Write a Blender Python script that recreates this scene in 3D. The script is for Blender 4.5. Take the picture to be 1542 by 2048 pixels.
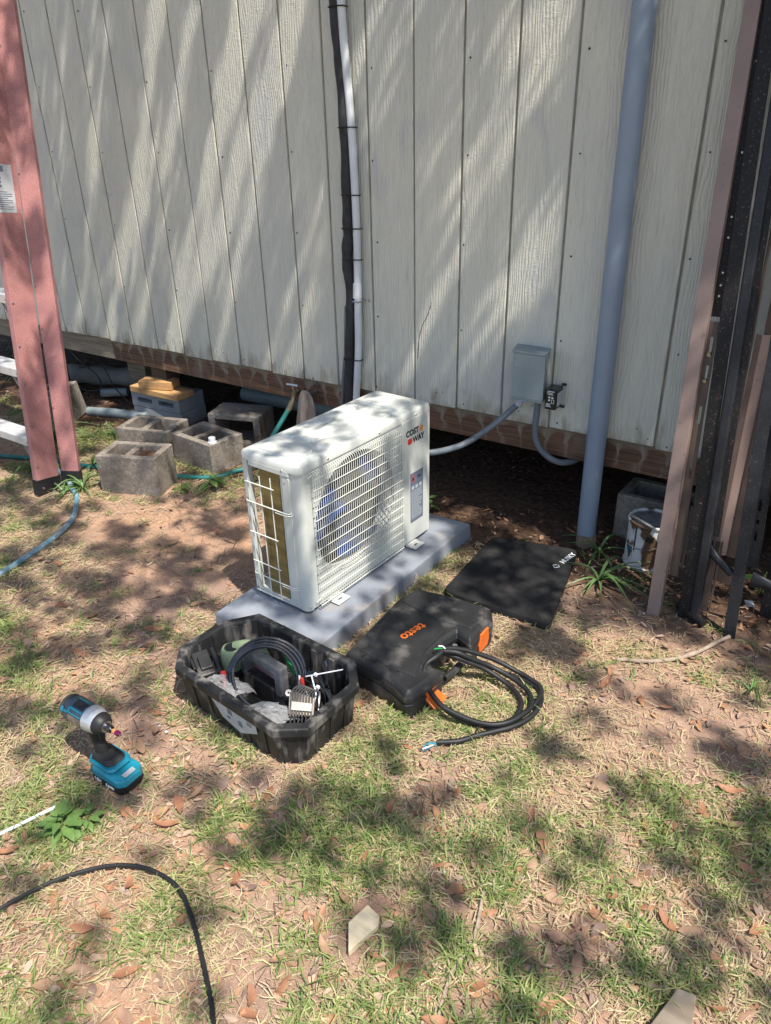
import bpy, math, random
import numpy as np
from mathutils import Vector, Matrix
random.seed(7); rng = np.random.default_rng(11)
for o in list(bpy.data.objects): bpy.data.objects.remove(o)
S = bpy.context.scene
COL = S.collection
V = Vector; R = math.radians

# ------------------------------------------------------------ camera, sky, sun
CAM = V((4.0756, -2.5988, 1.5))
def cam_axes(pitch, yaw, roll):
    cy, sy, cp, sp, cr, sr = math.cos(yaw), math.sin(yaw), math.cos(pitch), math.sin(pitch), math.cos(roll), math.sin(roll)
    fw = V((-sy*cp, cy*cp, -sp)); rt = V((cy, sy, 0)); up = rt.cross(fw)
    return cr*rt + sr*up, -sr*rt + cr*up, fw
RT, UP, FW = cam_axes(.4809, .6064, -.0243)
cd = bpy.data.cameras.new('camera'); cam = bpy.data.objects.new('camera', cd); COL.objects.link(cam)
cam.matrix_world = Matrix(((RT.x, UP.x, -FW.x, CAM.x), (RT.y, UP.y, -FW.y, CAM.y), (RT.z, UP.z, -FW.z, CAM.z), (0, 0, 0, 1)))
cd.sensor_fit = 'VERTICAL'; cd.sensor_height = 36; cd.lens = 1501.1/2048*36; cd.clip_start = .02; cd.clip_end = 500
S.camera = cam
SUN = V((.50, -.19, 1.0)).normalized()           # direction towards the sun
w = bpy.data.worlds.new('World'); S.world = w; w.use_nodes = True
nt = w.node_tree; bg = nt.nodes['Background']; sk = nt.nodes.new('ShaderNodeTexSky')
sk.sky_type = 'NISHITA'; sk.sun_disc = False; sk.sun_elevation = math.asin(SUN.z); sk.sun_rotation = math.atan2(SUN.x, SUN.y)
nt.links.new(sk.outputs[0], bg.inputs[0]); bg.inputs[1].default_value = .15
sd = bpy.data.lights.new('sun', 'SUN'); sd.energy = 5.0; sd.angle = R(.53); sd.color = (1, .95, .87)
so = bpy.data.objects.new('sun', sd); COL.objects.link(so); so.rotation_euler = SUN.to_track_quat('Z', 'Y').to_euler(); so.location = (6, -3, 9)
S.view_settings.view_transform = 'Standard'; S.view_settings.look = 'None'
S.view_settings.exposure = .6; S.view_settings.gamma = 1; S.view_settings.use_curve_mapping = False

# ------------------------------------------------------------ materials
MC = {}
def mat(name, c1, c2=None, rough=.6, scale=8, detail=4, bump=0, bscale=60, bdist=.002, metal=0, dirt=None, stretch=None,
        bstretch=None, spec=.5, island=None, trans=0, ramp=(.35, .65), alpha=1, offset=False, sub=0, dscale=None):
    if name in MC: return MC[name]
    m = bpy.data.materials.new(name); m.use_nodes = True; MC[name] = m
    n, l = m.node_tree.nodes, m.node_tree.links; b = n['Principled BSDF']
    b.inputs['Roughness'].default_value = rough; b.inputs['Metallic'].default_value = metal
    b.inputs['Specular IOR Level'].default_value = spec
    tc = n.new('ShaderNodeTexCoord'); src = tc.outputs['Object']
    if offset:
        oi = n.new('ShaderNodeObjectInfo'); mv = n.new('ShaderNodeVectorMath'); mv.operation = 'MULTIPLY_ADD'
        cx = n.new('ShaderNodeCombineXYZ')
        for i in range(3): l.new(oi.outputs['Random'], cx.inputs[i])
        l.new(cx.outputs[0], mv.inputs[0]); mv.inputs[1].default_value = (17, 31, 23); l.new(src, mv.inputs[2]); src = mv.outputs[0]
    def mapped(st):
        if not st: return src
        mp = n.new('ShaderNodeMapping'); mp.inputs['Scale'].default_value = st; l.new(src, mp.inputs[0]); return mp.outputs[0]
    def noise(sc, dt, st):
        t = n.new('ShaderNodeTexNoise'); t.inputs['Scale'].default_value = sc; t.inputs['Detail'].default_value = dt
        l.new(mapped(st), t.inputs[0]); return t
    def mix(f, a, bcol):
        x = n.new('ShaderNodeMix'); x.data_type = 'RGBA'; l.new(f, x.inputs[0])
        for i, c in ((6, a), (7, bcol)):
            if isinstance(c, tuple): x.inputs[i].default_value = (*c, 1)
            else: l.new(c, x.inputs[i])
        return x.outputs[2]
    def ramp_(f, lo, hi):
        r = n.new('ShaderNodeMapRange'); r.inputs[1].default_value = lo; r.inputs[2].default_value = hi; l.new(f, r.inputs[0]); return r.outputs[0]
    col = c1
    if c2: col = mix(ramp_(noise(scale, detail, stretch).outputs[0], *ramp), c1, c2)
    if island:                                              # list of extra colours picked per blade or leaf
        g = n.new('ShaderNodeNewGeometry'); cr = n.new('ShaderNodeValToRGB'); l.new(g.outputs['Random Per Island'], cr.inputs[0])
        e = cr.color_ramp.elements
        while len(e) > 1: e.remove(e[-1])
        e[0].position = 0; e[0].color = (*island[0], 1)
        for i, c in enumerate(island[1:]):
            k = e.new((i+1)/(len(island)-1)); k.color = (*c, 1)
        col = cr.outputs[0]
    if dirt:
        dc, ds, lo, hi = dirt
        col = mix(ramp_(noise(ds, 6, dscale).outputs[0], lo, hi), col if not isinstance(col, tuple) else col, dc)
    if isinstance(col, tuple): b.inputs['Base Color'].default_value = (*col, 1)
    else: l.new(col, b.inputs['Base Color'])
    if bump:
        bp = n.new('ShaderNodeBump'); bp.inputs['Strength'].default_value = bump; bp.inputs['Distance'].default_value = bdist
        l.new(noise(bscale, 5, bstretch).outputs[0], bp.inputs['Height']); l.new(bp.outputs[0], b.inputs['Normal'])
    if trans:
        tr = n.new('ShaderNodeBsdfTranslucent'); ms = n.new('ShaderNodeMixShader'); ms.inputs[0].default_value = trans
        if isinstance(col, tuple): tr.inputs[0].default_value = (*col, 1)
        else: l.new(col, tr.inputs[0])
        l.new(b.outputs[0], ms.inputs[1]); l.new(tr.outputs[0], ms.inputs[2]); l.new(ms.outputs[0], n['Material Output'].inputs[0])
    if alpha < 1: b.inputs['Alpha'].default_value = alpha
    return m

def siding_mat():
    m = bpy.data.materials.new('painted_siding'); m.use_nodes = True; n, l = m.node_tree.nodes, m.node_tree.links; b = n['Principled BSDF']
    b.inputs['Roughness'].default_value = .55; b.inputs['Specular IOR Level'].default_value = .35
    tc = n.new('ShaderNodeTexCoord'); oi = n.new('ShaderNodeObjectInfo')
    mv = n.new('ShaderNodeVectorMath'); mv.operation = 'MULTIPLY_ADD'; cx = n.new('ShaderNodeCombineXYZ')
    l.new(oi.outputs['Random'], cx.inputs[0]); l.new(oi.outputs['Random'], cx.inputs[2])
    l.new(cx.outputs[0], mv.inputs[0]); mv.inputs[1].default_value = (9, 0, 13); l.new(tc.outputs['Object'], mv.inputs[2]); P = mv.outputs[0]
    def mp(st, src=P):
        q = n.new('ShaderNodeMapping'); q.inputs['Scale'].default_value = st; l.new(src, q.inputs[0]); return q.outputs[0]
    def noise(st, dt=4, dist=0, src=P):
        t = n.new('ShaderNodeTexNoise'); t.inputs['Scale'].default_value = 1; t.inputs['Detail'].default_value = dt
        t.inputs['Distortion'].default_value = dist; l.new(mp(st, src), t.inputs[0]); return t.outputs[0]
    def mix(f, a, c, lo, hi):
        r = n.new('ShaderNodeMapRange'); r.inputs[1].default_value = lo; r.inputs[2].default_value = hi; l.new(f, r.inputs[0])
        x = n.new('ShaderNodeMix'); x.data_type = 'RGBA'; l.new(r.outputs[0], x.inputs[0])
        for i, k in ((6, a), (7, c)):
            if isinstance(k, tuple): x.inputs[i].default_value = (*k, 1)
            else: l.new(k, x.inputs[i])
        return x.outputs[2]
    W_ = tc.outputs['Object']
    c = mix(noise((3, 3, 1.4), 4, .6, W_), (.62, .60, .50), (.53, .53, .47), .35, .68)
    c = mix(noise((5, 5, 2.0), 5, 1, W_), c, (.42, .43, .43), .60, .82)
    c = mix(noise((70, 70, 5), 4, .5), c, (.40, .385, .31), .60, .85)
    sp = n.new('ShaderNodeSeparateXYZ'); l.new(W_, sp.inputs[0])
    # grime rising from the weathered bottom edge
    gz = n.new('ShaderNodeMapRange'); gz.inputs[1].default_value = .75; gz.inputs[2].default_value = .43; l.new(sp.outputs[2], gz.inputs[0])
    mu = n.new('ShaderNodeMath'); mu.operation = 'MULTIPLY'; l.new(gz.outputs[0], mu.inputs[0]); l.new(noise((22, 22, 7), 6, .5, W_), mu.inputs[1])
    c = mix(mu.outputs[0], c, (.27, .24, .17), .40, .66)
    l.new(c, b.inputs['Base Color'])
    wv = n.new('ShaderNodeTexWave'); wv.wave_type = 'BANDS'; wv.bands_direction = 'X'; wv.inputs['Scale'].default_value = 26
    wv.inputs['Distortion'].default_value = 18; wv.inputs['Detail'].default_value = 3; wv.inputs['Detail Scale'].default_value = .55
    l.new(mp((1, 1, .22)), wv.inputs[0])
    def add(a, c_, k):
        q = n.new('ShaderNodeMath'); q.operation = 'MULTIPLY_ADD'; l.new(a, q.inputs[0]); q.inputs[1].default_value = k
        if c_ is None: q.inputs[2].default_value = 0
        else: l.new(c_, q.inputs[2])
        return q.outputs[0]
    h = add(wv.outputs[1], None, .4); h = add(noise((150, 150, 14), 4, 1), h, .8); h = add(noise((38, 38, 110), 3, 1.5), h, .45); h = add(noise((20, 20, 5), 3, 1), h, .8)
    bp = n.new('ShaderNodeBump'); bp.inputs['Strength'].default_value = 1; bp.inputs['Distance'].default_value = .0032
    l.new(h, bp.inputs['Height']); l.new(bp.outputs[0], b.inputs['Normal'])
    return m

def beam_mat():
    m = bpy.data.materials.new('stained_rim_board'); m.use_nodes = True; n, l = m.node_tree.nodes, m.node_tree.links; b = n['Principled BSDF']
    b.inputs['Roughness'].default_value = .8
    tc = n.new('ShaderNodeTexCoord'); sp = n.new('ShaderNodeSeparateXYZ'); l.new(tc.outputs['Object'], sp.inputs[0])
    def M(op, a, c=None, d=None, clamp=False):
        q = n.new('ShaderNodeMath'); q.operation = op; q.use_clamp = clamp
        for i, k in enumerate((a, c, d)):
            if k is None: continue
            if isinstance(k, (int, float)): q.inputs[i].default_value = k
            else: l.new(k, q.inputs[i])
        return q.outputs[0]
    def noise(st, dt=5, dist=0):
        q = n.new('ShaderNodeMapping'); q.inputs['Scale'].default_value = st; l.new(tc.outputs['Object'], q.inputs[0])
        t = n.new('ShaderNodeTexNoise'); t.inputs['Scale'].default_value = 1; t.inputs['Detail'].default_value = dt; t.inputs['Distortion'].default_value = dist
        l.new(q.outputs[0], t.inputs[0]); return t.outputs[0]
    u = M('ADD', M('MULTIPLY', sp.outputs[0], 1/.092), M('MULTIPLY', noise((7, 1, 9), 3), 1.5))
    a = M('ABSOLUTE', M('MULTIPLY', M('SUBTRACT', M('FRACT', u), .5), 2))
    arch = M('MULTIPLY', M('POWER', a, 3.0), .055)
    top = M('SUBTRACT', M('ADD', .395, M('MULTIPLY', noise((14, 3, 3), 2), .045)), arch)
    above = M('MULTIPLY', M('SUBTRACT', sp.outputs[2], top), 160, clamp=True)         # greyish paint mist above the arches
    drip = M('MULTIPLY', M('MULTIPLY', M('SUBTRACT', a, .72), 3.4, clamp=True), M('MULTIPLY', M('SUBTRACT', noise((90, 9, 7), 5), .32), 2.6), clamp=True)
    edge = M('SUBTRACT', 1, M('MULTIPLY', M('ABSOLUTE', M('SUBTRACT', sp.outputs[2], top)), 190), clamp=True)
    def mix(f, x1, x2):
        x = n.new('ShaderNodeMix'); x.data_type = 'RGBA'
        if isinstance(f, float): x.inputs[0].default_value = f
        else: l.new(f, x.inputs[0])
        for i, k in ((6, x1), (7, x2)):
            if isinstance(k, tuple): x.inputs[i].default_value = (*k, 1)
            else: l.new(k, x.inputs[i])
        return x.outputs[2]
    gr = noise((3, 9, 120), 5, 1.2)
    wood = mix(M('MULTIPLY', M('SUBTRACT', gr, .4), 4, clamp=True), (.165, .085, .048), (.065, .034, .021))
    wood = mix(M('MULTIPLY', M('SUBTRACT', noise((3, 1, 3), 3), .55), 5, clamp=True), wood, (.24, .19, .14))
    grey = mix(gr, (.25, .21, .15), (.15, .12, .085))
    c = mix(M('MULTIPLY', above, M('ADD', .45, M('MULTIPLY', noise((30, 5, 60), 4), .7), clamp=True)), wood, grey); c = mix(M('MULTIPLY', drip, .42), c, (.42, .37, .28)); c = mix(M('MULTIPLY', edge, .12), c, (.42, .37, .29))
    l.new(c, b.inputs['Base Color'])
    bp = n.new('ShaderNodeBump'); bp.inputs['Strength'].default_value = .6; bp.inputs['Distance'].default_value = .002; l.new(gr, bp.inputs['Height']); l.new(bp.outputs[0], b.inputs['Normal'])
    return m

def ground_mat():
    m = bpy.data.materials.new('sandy_soil'); m.use_nodes = True; n, l = m.node_tree.nodes, m.node_tree.links; b = n['Principled BSDF']
    b.inputs['Roughness'].default_value = .95; b.inputs['Specular IOR Level'].default_value = .1
    tc = n.new('ShaderNodeTexCoord')
    def noise(sc, dt=5, dist=0):
        t = n.new('ShaderNodeTexNoise'); t.inputs['Scale'].default_value = sc; t.inputs['Detail'].default_value = dt; t.inputs['Distortion'].default_value = dist
        l.new(tc.outputs['Object'], t.inputs[0]); return t.outputs[0]
    def mr(f, lo, hi):
        r = n.new('ShaderNodeMapRange'); r.inputs[1].default_value = lo; r.inputs[2].default_value = hi; l.new(f, r.inputs[0]); return r.outputs[0]
    def mix(f, x1, x2):
        x = n.new('ShaderNodeMix'); x.data_type = 'RGBA'; l.new(f, x.inputs[0])
        for i, k in ((6, x1), (7, x2)):
            if isinstance(k, tuple): x.inputs[i].default_value = (*k, 1)
            else: l.new(k, x.inputs[i])
        return x.outputs[2]
    c = mix(mr(noise(3.5), .35, .65), (.345, .22, .155), (.235, .155, .115))
    c = mix(mr(noise(1.3, 4, 1), .5, .66), c, (.40, .235, .145))
    c = mix(mr(noise(14, 6), .52, .7), c, (.22, .15, .11))
    c = mix(mr(noise(300, 3), .55, .8), c, (.58, .44, .34))
    c = mix(mr(noise(180, 3), .6, .75), c, (.14, .09, .06))
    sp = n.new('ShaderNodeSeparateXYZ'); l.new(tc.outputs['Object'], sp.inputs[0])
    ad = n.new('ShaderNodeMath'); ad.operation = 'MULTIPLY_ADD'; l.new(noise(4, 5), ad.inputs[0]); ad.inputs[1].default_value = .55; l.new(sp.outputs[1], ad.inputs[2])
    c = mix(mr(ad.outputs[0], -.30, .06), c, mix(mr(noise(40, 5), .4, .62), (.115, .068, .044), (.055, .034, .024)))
    far = n.new('ShaderNodeVectorMath'); far.operation = 'LENGTH'; l.new(tc.outputs['Object'], far.inputs[0])
    c = mix(mr(far.outputs['Value'], 8, 14), c, mix(mr(noise(2, 8), .4, .6), (.15, .16, .06), (.30, .21, .12)))
    l.new(c, b.inputs['Base Color'])
    bp = n.new('ShaderNodeBump'); bp.inputs['Strength'].default_value = .7; bp.inputs['Distance'].default_value = .006
    ad2 = n.new('ShaderNodeMath'); ad2.operation = 'MULTIPLY_ADD'; l.new(noise(240, 4), ad2.inputs[0]); ad2.inputs[1].default_value = .3; l.new(noise(45, 6), ad2.inputs[2])
    l.new(ad2.outputs[0], bp.inputs['Height']); l.new(bp.outputs[0], b.inputs['Normal'])
    return m

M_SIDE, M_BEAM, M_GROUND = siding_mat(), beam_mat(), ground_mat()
M_CREAM = mat('cream_painted_steel', (.60, .61, .56), (.56, .57, .52), .38, 6, dirt=((.45, .42, .35), 14, .66, .9))
M_WIRE = mat('cream_coated_wire', (.64, .64, .58), rough=.4)
M_PLASTIC = mat('dusty_black_plastic', (.016, .016, .017), (.028, .028, .028), .5, 14, bump=.3, bscale=220, dirt=((.16, .145, .13), 14, .52, .80), spec=.4)
M_TRAY = mat('scuffed_black_plastic', (.013, .013, .014), (.026, .026, .026), .5, 18, bump=.25, bscale=160, dirt=((.20, .185, .17), 26, .52, .74), spec=.35, dscale=(1, 1, .35))
M_BLACK = mat('black_rubber', (.012, .012, .013), (.018, .018, .019), .5, 30, spec=.35)
M_STEEL = mat('bright_steel', (.55, .55, .55), rough=.3, metal=1)
M_DKSTEEL = mat('dark_steel', (.12, .12, .125), rough=.35, metal=1)
M_GREYST = mat('grey_steel', (.36, .35, .34), (.25, .23, .22), .4, 60, metal=.8)
M_CMU = mat('concrete_block', (.30, .262, .22), (.19, .165, .14), .95, 60, 6, bump=1, bscale=150, bdist=.005, dirt=((.12, .095, .075), 7, .48, .72), spec=.15, offset=True)
M_CMU2 = mat('cool_grey_concrete_block', (.30, .31, .32), (.24, .25, .26), .95, 9, 6, bump=.6, bscale=150, bdist=.002, spec=.15, offset=True)
M_PAD = mat('blue_grey_pad', (.255, .275, .31), (.21, .23, .265), .7, 5, 5, bump=.35, bscale=150, dirt=((.33, .28, .23), 9, .55, .80), dscale=(1, 1, 3))
M_PADCHIP = mat('chipped_concrete', (.52, .44, .36), (.42, .34, .27), .95, 30, bump=.6, bscale=120)
M_CONDUIT = mat('grey_conduit', (.13, .15, .17), (.11, .13, .15), .45, 10)
M_BOX = mat('grey_enclosure_paint', (.24, .28, .285), (.21, .25, .255), .42, 10, bump=.08, bscale=240)
M_POLE = mat('grey_pvc', (.22, .275, .345), (.19, .24, .31), .42, 5, dirt=((.38, .37, .36), 9, .66, .84), dscale=(1, 1, .4))
M_WHITE = mat('white_pvc', (.66, .68, .70), (.58, .60, .62), .45, 12, dirt=((.35, .33, .30), 22, .66, .82), dscale=(1, 1, .3))
M_FOAM = mat('black_foam_tube', (.018, .018, .02), (.034, .034, .036), .75, 40)
M_FRP = mat('red_fibreglass', (.38, .14, .13), (.48, .245, .225), .66, 260, 6, bump=.4, bscale=260, dirt=((.24, .11, .115), 7, .46, .80))
M_ALU = mat('worn_aluminium', (.70, .70, .69), (.58, .58, .57), .4, 30, metal=.35)
M_TEAL = mat('teal_plastic', (.01, .24, .33), (.012, .20, .28), .38, 20, dirt=((.22, .30, .32), 60, .64, .85))
M_DTEAL = mat('dark_teal_rubber', (.02, .13, .17), (.025, .10, .13), .5, 30)
M_ORANGE = mat('orange_plastic', (.72, .15, .02), (.62, .13, .02), .4, 20)
M_MAT = mat('black_foam_mat', (.012, .012, .013), (.021, .020, .020), .85, 18, bump=.6, bscale=330, bdist=.0015, dirt=((.09, .08, .07), 6, .58, .85), spec=.3)
M_HOSE1 = mat('green_hose', (.015, .12, .11), (.02, .16, .14), .45, 12)
M_HOSE2 = mat('faded_blue_hose', (.09, .22, .28), (.30, .38, .42), .5, 22, 6, dirt=((.42, .40, .36), 40, .6, .75))
M_BROWN = mat('brown_painted_steel', (.26, .185, .16), (.21, .15, .13), .42, 7, dirt=((.14, .10, .085), 60, .62, .75))
M_DBROWN = mat('dark_brown_steel', (.065, .046, .038), (.09, .063, .052), .45, 9, dirt=((.22, .17, .14), 60, .66, .8))
M_BARBLK = mat('black_rusty_steel', (.009, .009, .010), (.015, .013, .013), .5, 9, dirt=((.15, .11, .10), 190, .60, .74), spec=.25)
M_BARBLU = mat('blue_black_steel', (.014, .015, .018), (.022, .024, .029), .45, 12, dirt=((.13, .10, .09), 210, .60, .78), spec=.3)
M_WOODY = mat('yellow_lumber', (.55, .32, .135), (.44, .24, .10), .7, 3, stretch=(3, 30, 30), bump=.2, bscale=60)
M_WOODP = mat('pale_cut_lumber', (.72, .60, .40), (.62, .50, .32), .75, 3, stretch=(3, 25, 25), dirt=((.35, .25, .16), 60, .66, .76))
M_WOODG = mat('weathered_grey_wood', (.27, .225, .165), (.16, .125, .088), .85, 3, stretch=(2, 9, 45), bump=.6, bscale=8, bstretch=(1, 4, 18), bdist=.003)
M_WOODD = mat('dark_framing_wood', (.10, .07, .045), (.06, .04, .028), .9, 4)
M_BARK = mat('bark', (.12, .09, .07), (.06, .045, .035), .95, 20, bump=1, bscale=30, bdist=.02)
M_LOG = mat('bleached_log', (.32, .30, .28), (.23, .215, .20), .9, 6, bump=.5, bscale=20, bdist=.006)
M_STRAW = mat('dry_grass', (.5, .4, .2), rough=.75, spec=.2, trans=.12, island=[(.52, .40, .25), (.38, .27, .18), (.60, .46, .32), (.42, .42, .19), (.33, .22, .15), (.50, .45, .23), (.46, .32, .23)])
M_GRASS = mat('green_grass', (.1, .2, .04), rough=.55, spec=.3, trans=.22, island=[(.13, .21, .05), (.24, .31, .08), (.09, .165, .05), (.33, .35, .12), (.19, .235, .085), (.44, .43, .19)])
M_STRAP = mat('strap_weed_leaf', (.1, .2, .04), rough=.4, trans=.25, island=[(.13, .24, .07), (.19, .30, .10), (.10, .19, .06), (.30, .38, .18)])
M_WEED = mat('weed_leaf', (.10, .19, .045), (.17, .27, .07), .45, 30, trans=.25)
M_OAK1 = mat('rust_leaf', (.38, .185, .095), (.26, .115, .06), .65, 30, offset=True, trans=.08)
M_OAK2 = mat('tan_leaf', (.38, .24, .15), (.28, .16, .10), .7, 30, offset=True, trans=.08)
M_OAK3 = mat('grey_brown_leaf', (.25, .165, .125), (.17, .11, .08), .7, 30, offset=True)
M_LITTER = mat('leaf_litter', (.3, .2, .1), rough=.8, spec=.2, island=[(.40, .26, .17), (.30, .18, .12), (.44, .22, .11), (.24, .16, .12), (.50, .34, .24), (.34, .24, .19)])
M_CHIP = mat('bark_chip', (.1, .06, .04), rough=.9, spec=.1, island=[(.13, .078, .048), (.07, .045, .03), (.20, .13, .085), (.045, .03, .022), (.26, .16, .10)])
M_CANOPY = mat('oak_foliage', (.05, .09, .02), (.08, .12, .03), .5, 3, trans=.15)
M_DARKIN = mat('dark_inside', (.03, .03, .032), rough=.8)
M_COIL = mat('brass_coloured_coil', (.30, .23, .09), (.20, .15, .06), .42, 4, metal=.55, stretch=(1, 1, 12), dirt=((.10, .08, .04), 12, .5, .8))
M_BLUEFAN = mat('blue_plastic', (.008, .045, .20), (.007, .035, .15), .4, 12)
M_LABEL = mat('grey_blue_label', (.13, .155, .20), rough=.5)
M_RED = mat('red_print', (.62, .05, .03), rough=.5)
M_ORPR = mat('orange_print', (.75, .30, .08), rough=.5)
M_BLKPR = mat('black_print', (.015, .015, .017), rough=.5)
M_WHPR = mat('white_print', (.75, .75, .74), rough=.5)
M_GRPR = mat('pale_grey_print', (.42, .44, .46), rough=.5)
M_PAPER = mat('paper_sticker', (.50, .51, .52), (.42, .43, .44), .5, 30)
M_BAG = mat('clear_plastic_bag', (.55, .55, .55), rough=.12, spec=1, alpha=.26)
M_OLIVE = mat('olive_plastic', (.20, .26, .15), (.17, .22, .125), .45, 20)
M_ZIP = mat('white_nylon', (.75, .76, .80), rough=.4)
M_GREENPL = mat('green_plastic', (.02, .32, .07), rough=.4)
M_REDPL = mat('red_plastic', (.55, .04, .03), rough=.4)
M_RAG = mat('dirty_rag', (.38, .31, .25), (.26, .20, .165), .95, 12, bump=.8, bscale=220, bdist=.003)
M_BRASS = mat('worn_brass', (.35, .27, .15), (.20, .16, .11), .5, 40, metal=.7)
M_CANP = mat('paint_crusted_tin', (.62, .62, .61), (.50, .50, .49), .5, 12, dirt=((.10, .055, .03), 16, .50, .54), dscale=(1, 1, .6))
M_LID = mat('smeared_tin_lid', (.30, .30, .29), (.42, .42, .41), .35, 10, metal=.4, dirt=((.12, .11, .10), 18, .5, .7))
M_CLEARCAP = mat('milky_plastic', (.62, .64, .66), rough=.3)
M_CONCDUST = mat('blue_fibre_conduit', (.16, .20, .26), rough=.45)

# ------------------------------------------------------------ mesh helpers
class MB:
    def __init__(s): s.v = []; s.f = []
    def add(s, vs, fs):
        k = len(s.v); s.v += [tuple(v) for v in vs]; s.f += [tuple(i+k for i in f) for f in fs]; return s
    def box(s, c, d, rz=0, M=None):
        hx, hy, hz = d[0]/2, d[1]/2, d[2]/2; T = M or (Matrix.Translation(c) @ Matrix.Rotation(rz, 4, 'Z'))
        if M is not None: T = M @ Matrix.Translation(c) @ Matrix.Rotation(rz, 4, 'Z')
        vs = [T @ V((x*hx, y*hy, z*hz)) for z in (-1, 1) for y in (-1, 1) for x in (-1, 1)]
        return s.add(vs, [(0, 2, 3, 1), (4, 5, 7, 6), (0, 1, 5, 4), (1, 3, 7, 5), (3, 2, 6, 7), (2, 0, 4, 6)])
    def bb(s, a, b): return s.box([(a[i]+b[i])/2 for i in range(3)], [abs(b[i]-a[i]) for i in range(3)])
    def loft(s, loops, cap0=True, cap1=True):
        n = len(loops[0]); vs = [p for lp in loops for p in lp]; fs = []
        for i in range(len(loops)-1):
            for j in range(n): fs.append((i*n+j, i*n+(j+1) % n, (i+1)*n+(j+1) % n, (i+1)*n+j))
        if cap0: fs.append(tuple(range(n-1, -1, -1)))
        if cap1: fs.append(tuple((len(loops)-1)*n+j for j in range(n)))
        return s.add(vs, fs)
    def prism(s, poly, z0, z1, M=None):
        T = M or Matrix()
        return s.loft([[T @ V((x, y, z0)) for x, y in poly], [T @ V((x, y, z1)) for x, y in poly]])
    def tube(s, pts, r, n=8, caps=True, closed=False):
        pts = [V(p) for p in pts]; m = len(pts); loops = []; up = None
        for i, p in enumerate(pts):
            a, b = (pts[i-1], pts[(i+1) % m]) if closed else (pts[max(i-1, 0)], pts[min(i+1, m-1)])
            t = (b-a).normalized()
            if up is None: up = V((0, 0, 1)) if abs(t.z) < .9 else V((1, 0, 0))
            x = up.cross(t).normalized(); y = t.cross(x); up = y
            ri = r[i] if hasattr(r, '__len__') else r
            loops.append([p + ri*(math.cos(2*math.pi*k/n)*x + math.sin(2*math.pi*k/n)*y) for k in range(n)])
        if closed: loops.append(loops[0]); caps = False
        return s.loft(loops, caps, caps)
    def cyl(s, p0, p1, r0, r1=None, n=16): return s.tube([p0, p1], [r0, r0 if r1 is None else r1], n)
    def lathe(s, prof, n=20, M=None, caps=True):
        T = M or Matrix()
        return s.loft([[T @ V((r*math.cos(2*math.pi*k/n), r*math.sin(2*math.pi*k/n), z)) for k in range(n)] for r, z in prof], caps, caps)
    def extrude(s, prof, p0, p1, u):
        p0, p1 = V(p0), V(p1); w = (p1-p0).normalized(); u = V(u); u = (u-w*u.dot(w)).normalized(); v = w.cross(u)
        return s.loft([[p + u*a + v*b for a, b in prof] for p in (p0, p1)])
    def grid(s, xs, ys, holes, z0, z1, M=None):
        """slab z0..z1 on a rectilinear grid with the cells in `holes` left out"""
        T = M or Matrix(); nx, ny = len(xs), len(ys); k = nx*ny
        vs = [T @ V((x, y, z)) for z in (z0, z1) for y in ys for x in xs]; fs = []
        sol = lambda i, j: 0 <= i < nx-1 and 0 <= j < ny-1 and (i, j) not in holes
        for j in range(ny-1):
            for i in range(nx-1):
                if not sol(i, j): continue
                a, b, c, d = j*nx+i, j*nx+i+1, (j+1)*nx+i+1, (j+1)*nx+i
                fs += [(a, d, c, b), (a+k, b+k, c+k, d+k)]
                for q, (e, g) in (((i, j-1), (a, b)), ((i+1, j), (b, c)), ((i, j+1), (c, d)), ((i-1, j), (d, a))):
                    if not sol(*q): fs.append((e, g, g+k, e+k))
        return s.add(vs, fs)
    def build(s, name, m, parent=None, bevel=0, smooth=False, seg=2, local=False):
        vs = s.v
        if parent is not None and not local:
            Mi = WM[parent.name].inverted(); vs = [Mi @ V(v) for v in vs]
        me = bpy.data.meshes.new(name); me.from_pydata([tuple(v) for v in vs], [], s.f); me.validate(); me.materials.append(m)
        if smooth:
            me.polygons.foreach_set('use_smooth', [True]*len(me.polygons)); me.set_sharp_from_angle(angle=R(42))
        return link(name, me, parent, bevel, seg)
WM = {}
def link(name, me, parent=None, bevel=0, seg=2):
    o = bpy.data.objects.new(name, me); COL.objects.link(o)
    if parent is not None: o.parent = parent; WM[o.name] = WM[parent.name]
    else: WM[o.name] = Matrix()
    if bevel:
        b = o.modifiers.new('bevel', 'BEVEL'); b.width = bevel; b.segments = seg; b.limit_method = 'ANGLE'; b.angle_limit = R(35)
    return o
def tag(o, label=None, cat=None, group=None, kind=None):
    for k, v in (('label', label), ('category', cat), ('group', group), ('kind', kind)):
        if v: o[k] = v
    return o
def empty(name, loc, label, cat, rz=0, group=None, M=None):
    o = bpy.data.objects.new(name, None); COL.objects.link(o); o.empty_display_size = .05
    T = M if M is not None else Matrix.Translation(loc) @ Matrix.Rotation(rz, 4, 'Z')
    o.matrix_world = T; WM[o.name] = T; return tag(o, label, cat, group)
def smoothpath(pts, k=6, closed=False):
    P = [V(p) for p in pts]; out = []; m = len(P)
    rngi = range(m if closed else m-1)
    for i in rngi:
        g = lambda j: P[j % m] if closed else P[max(0, min(m-1, j))]
        a, b, c, d = g(i-1), g(i), g(i+1), g(i+2)
        for q in range(k):
            t = q/k; out.append(.5*((2*b)+(c-a)*t+(2*a-5*b+4*c-d)*t*t+(3*b-a-3*c+d)*t**3))
    if not closed: out.append(P[-1])
    return out
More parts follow.
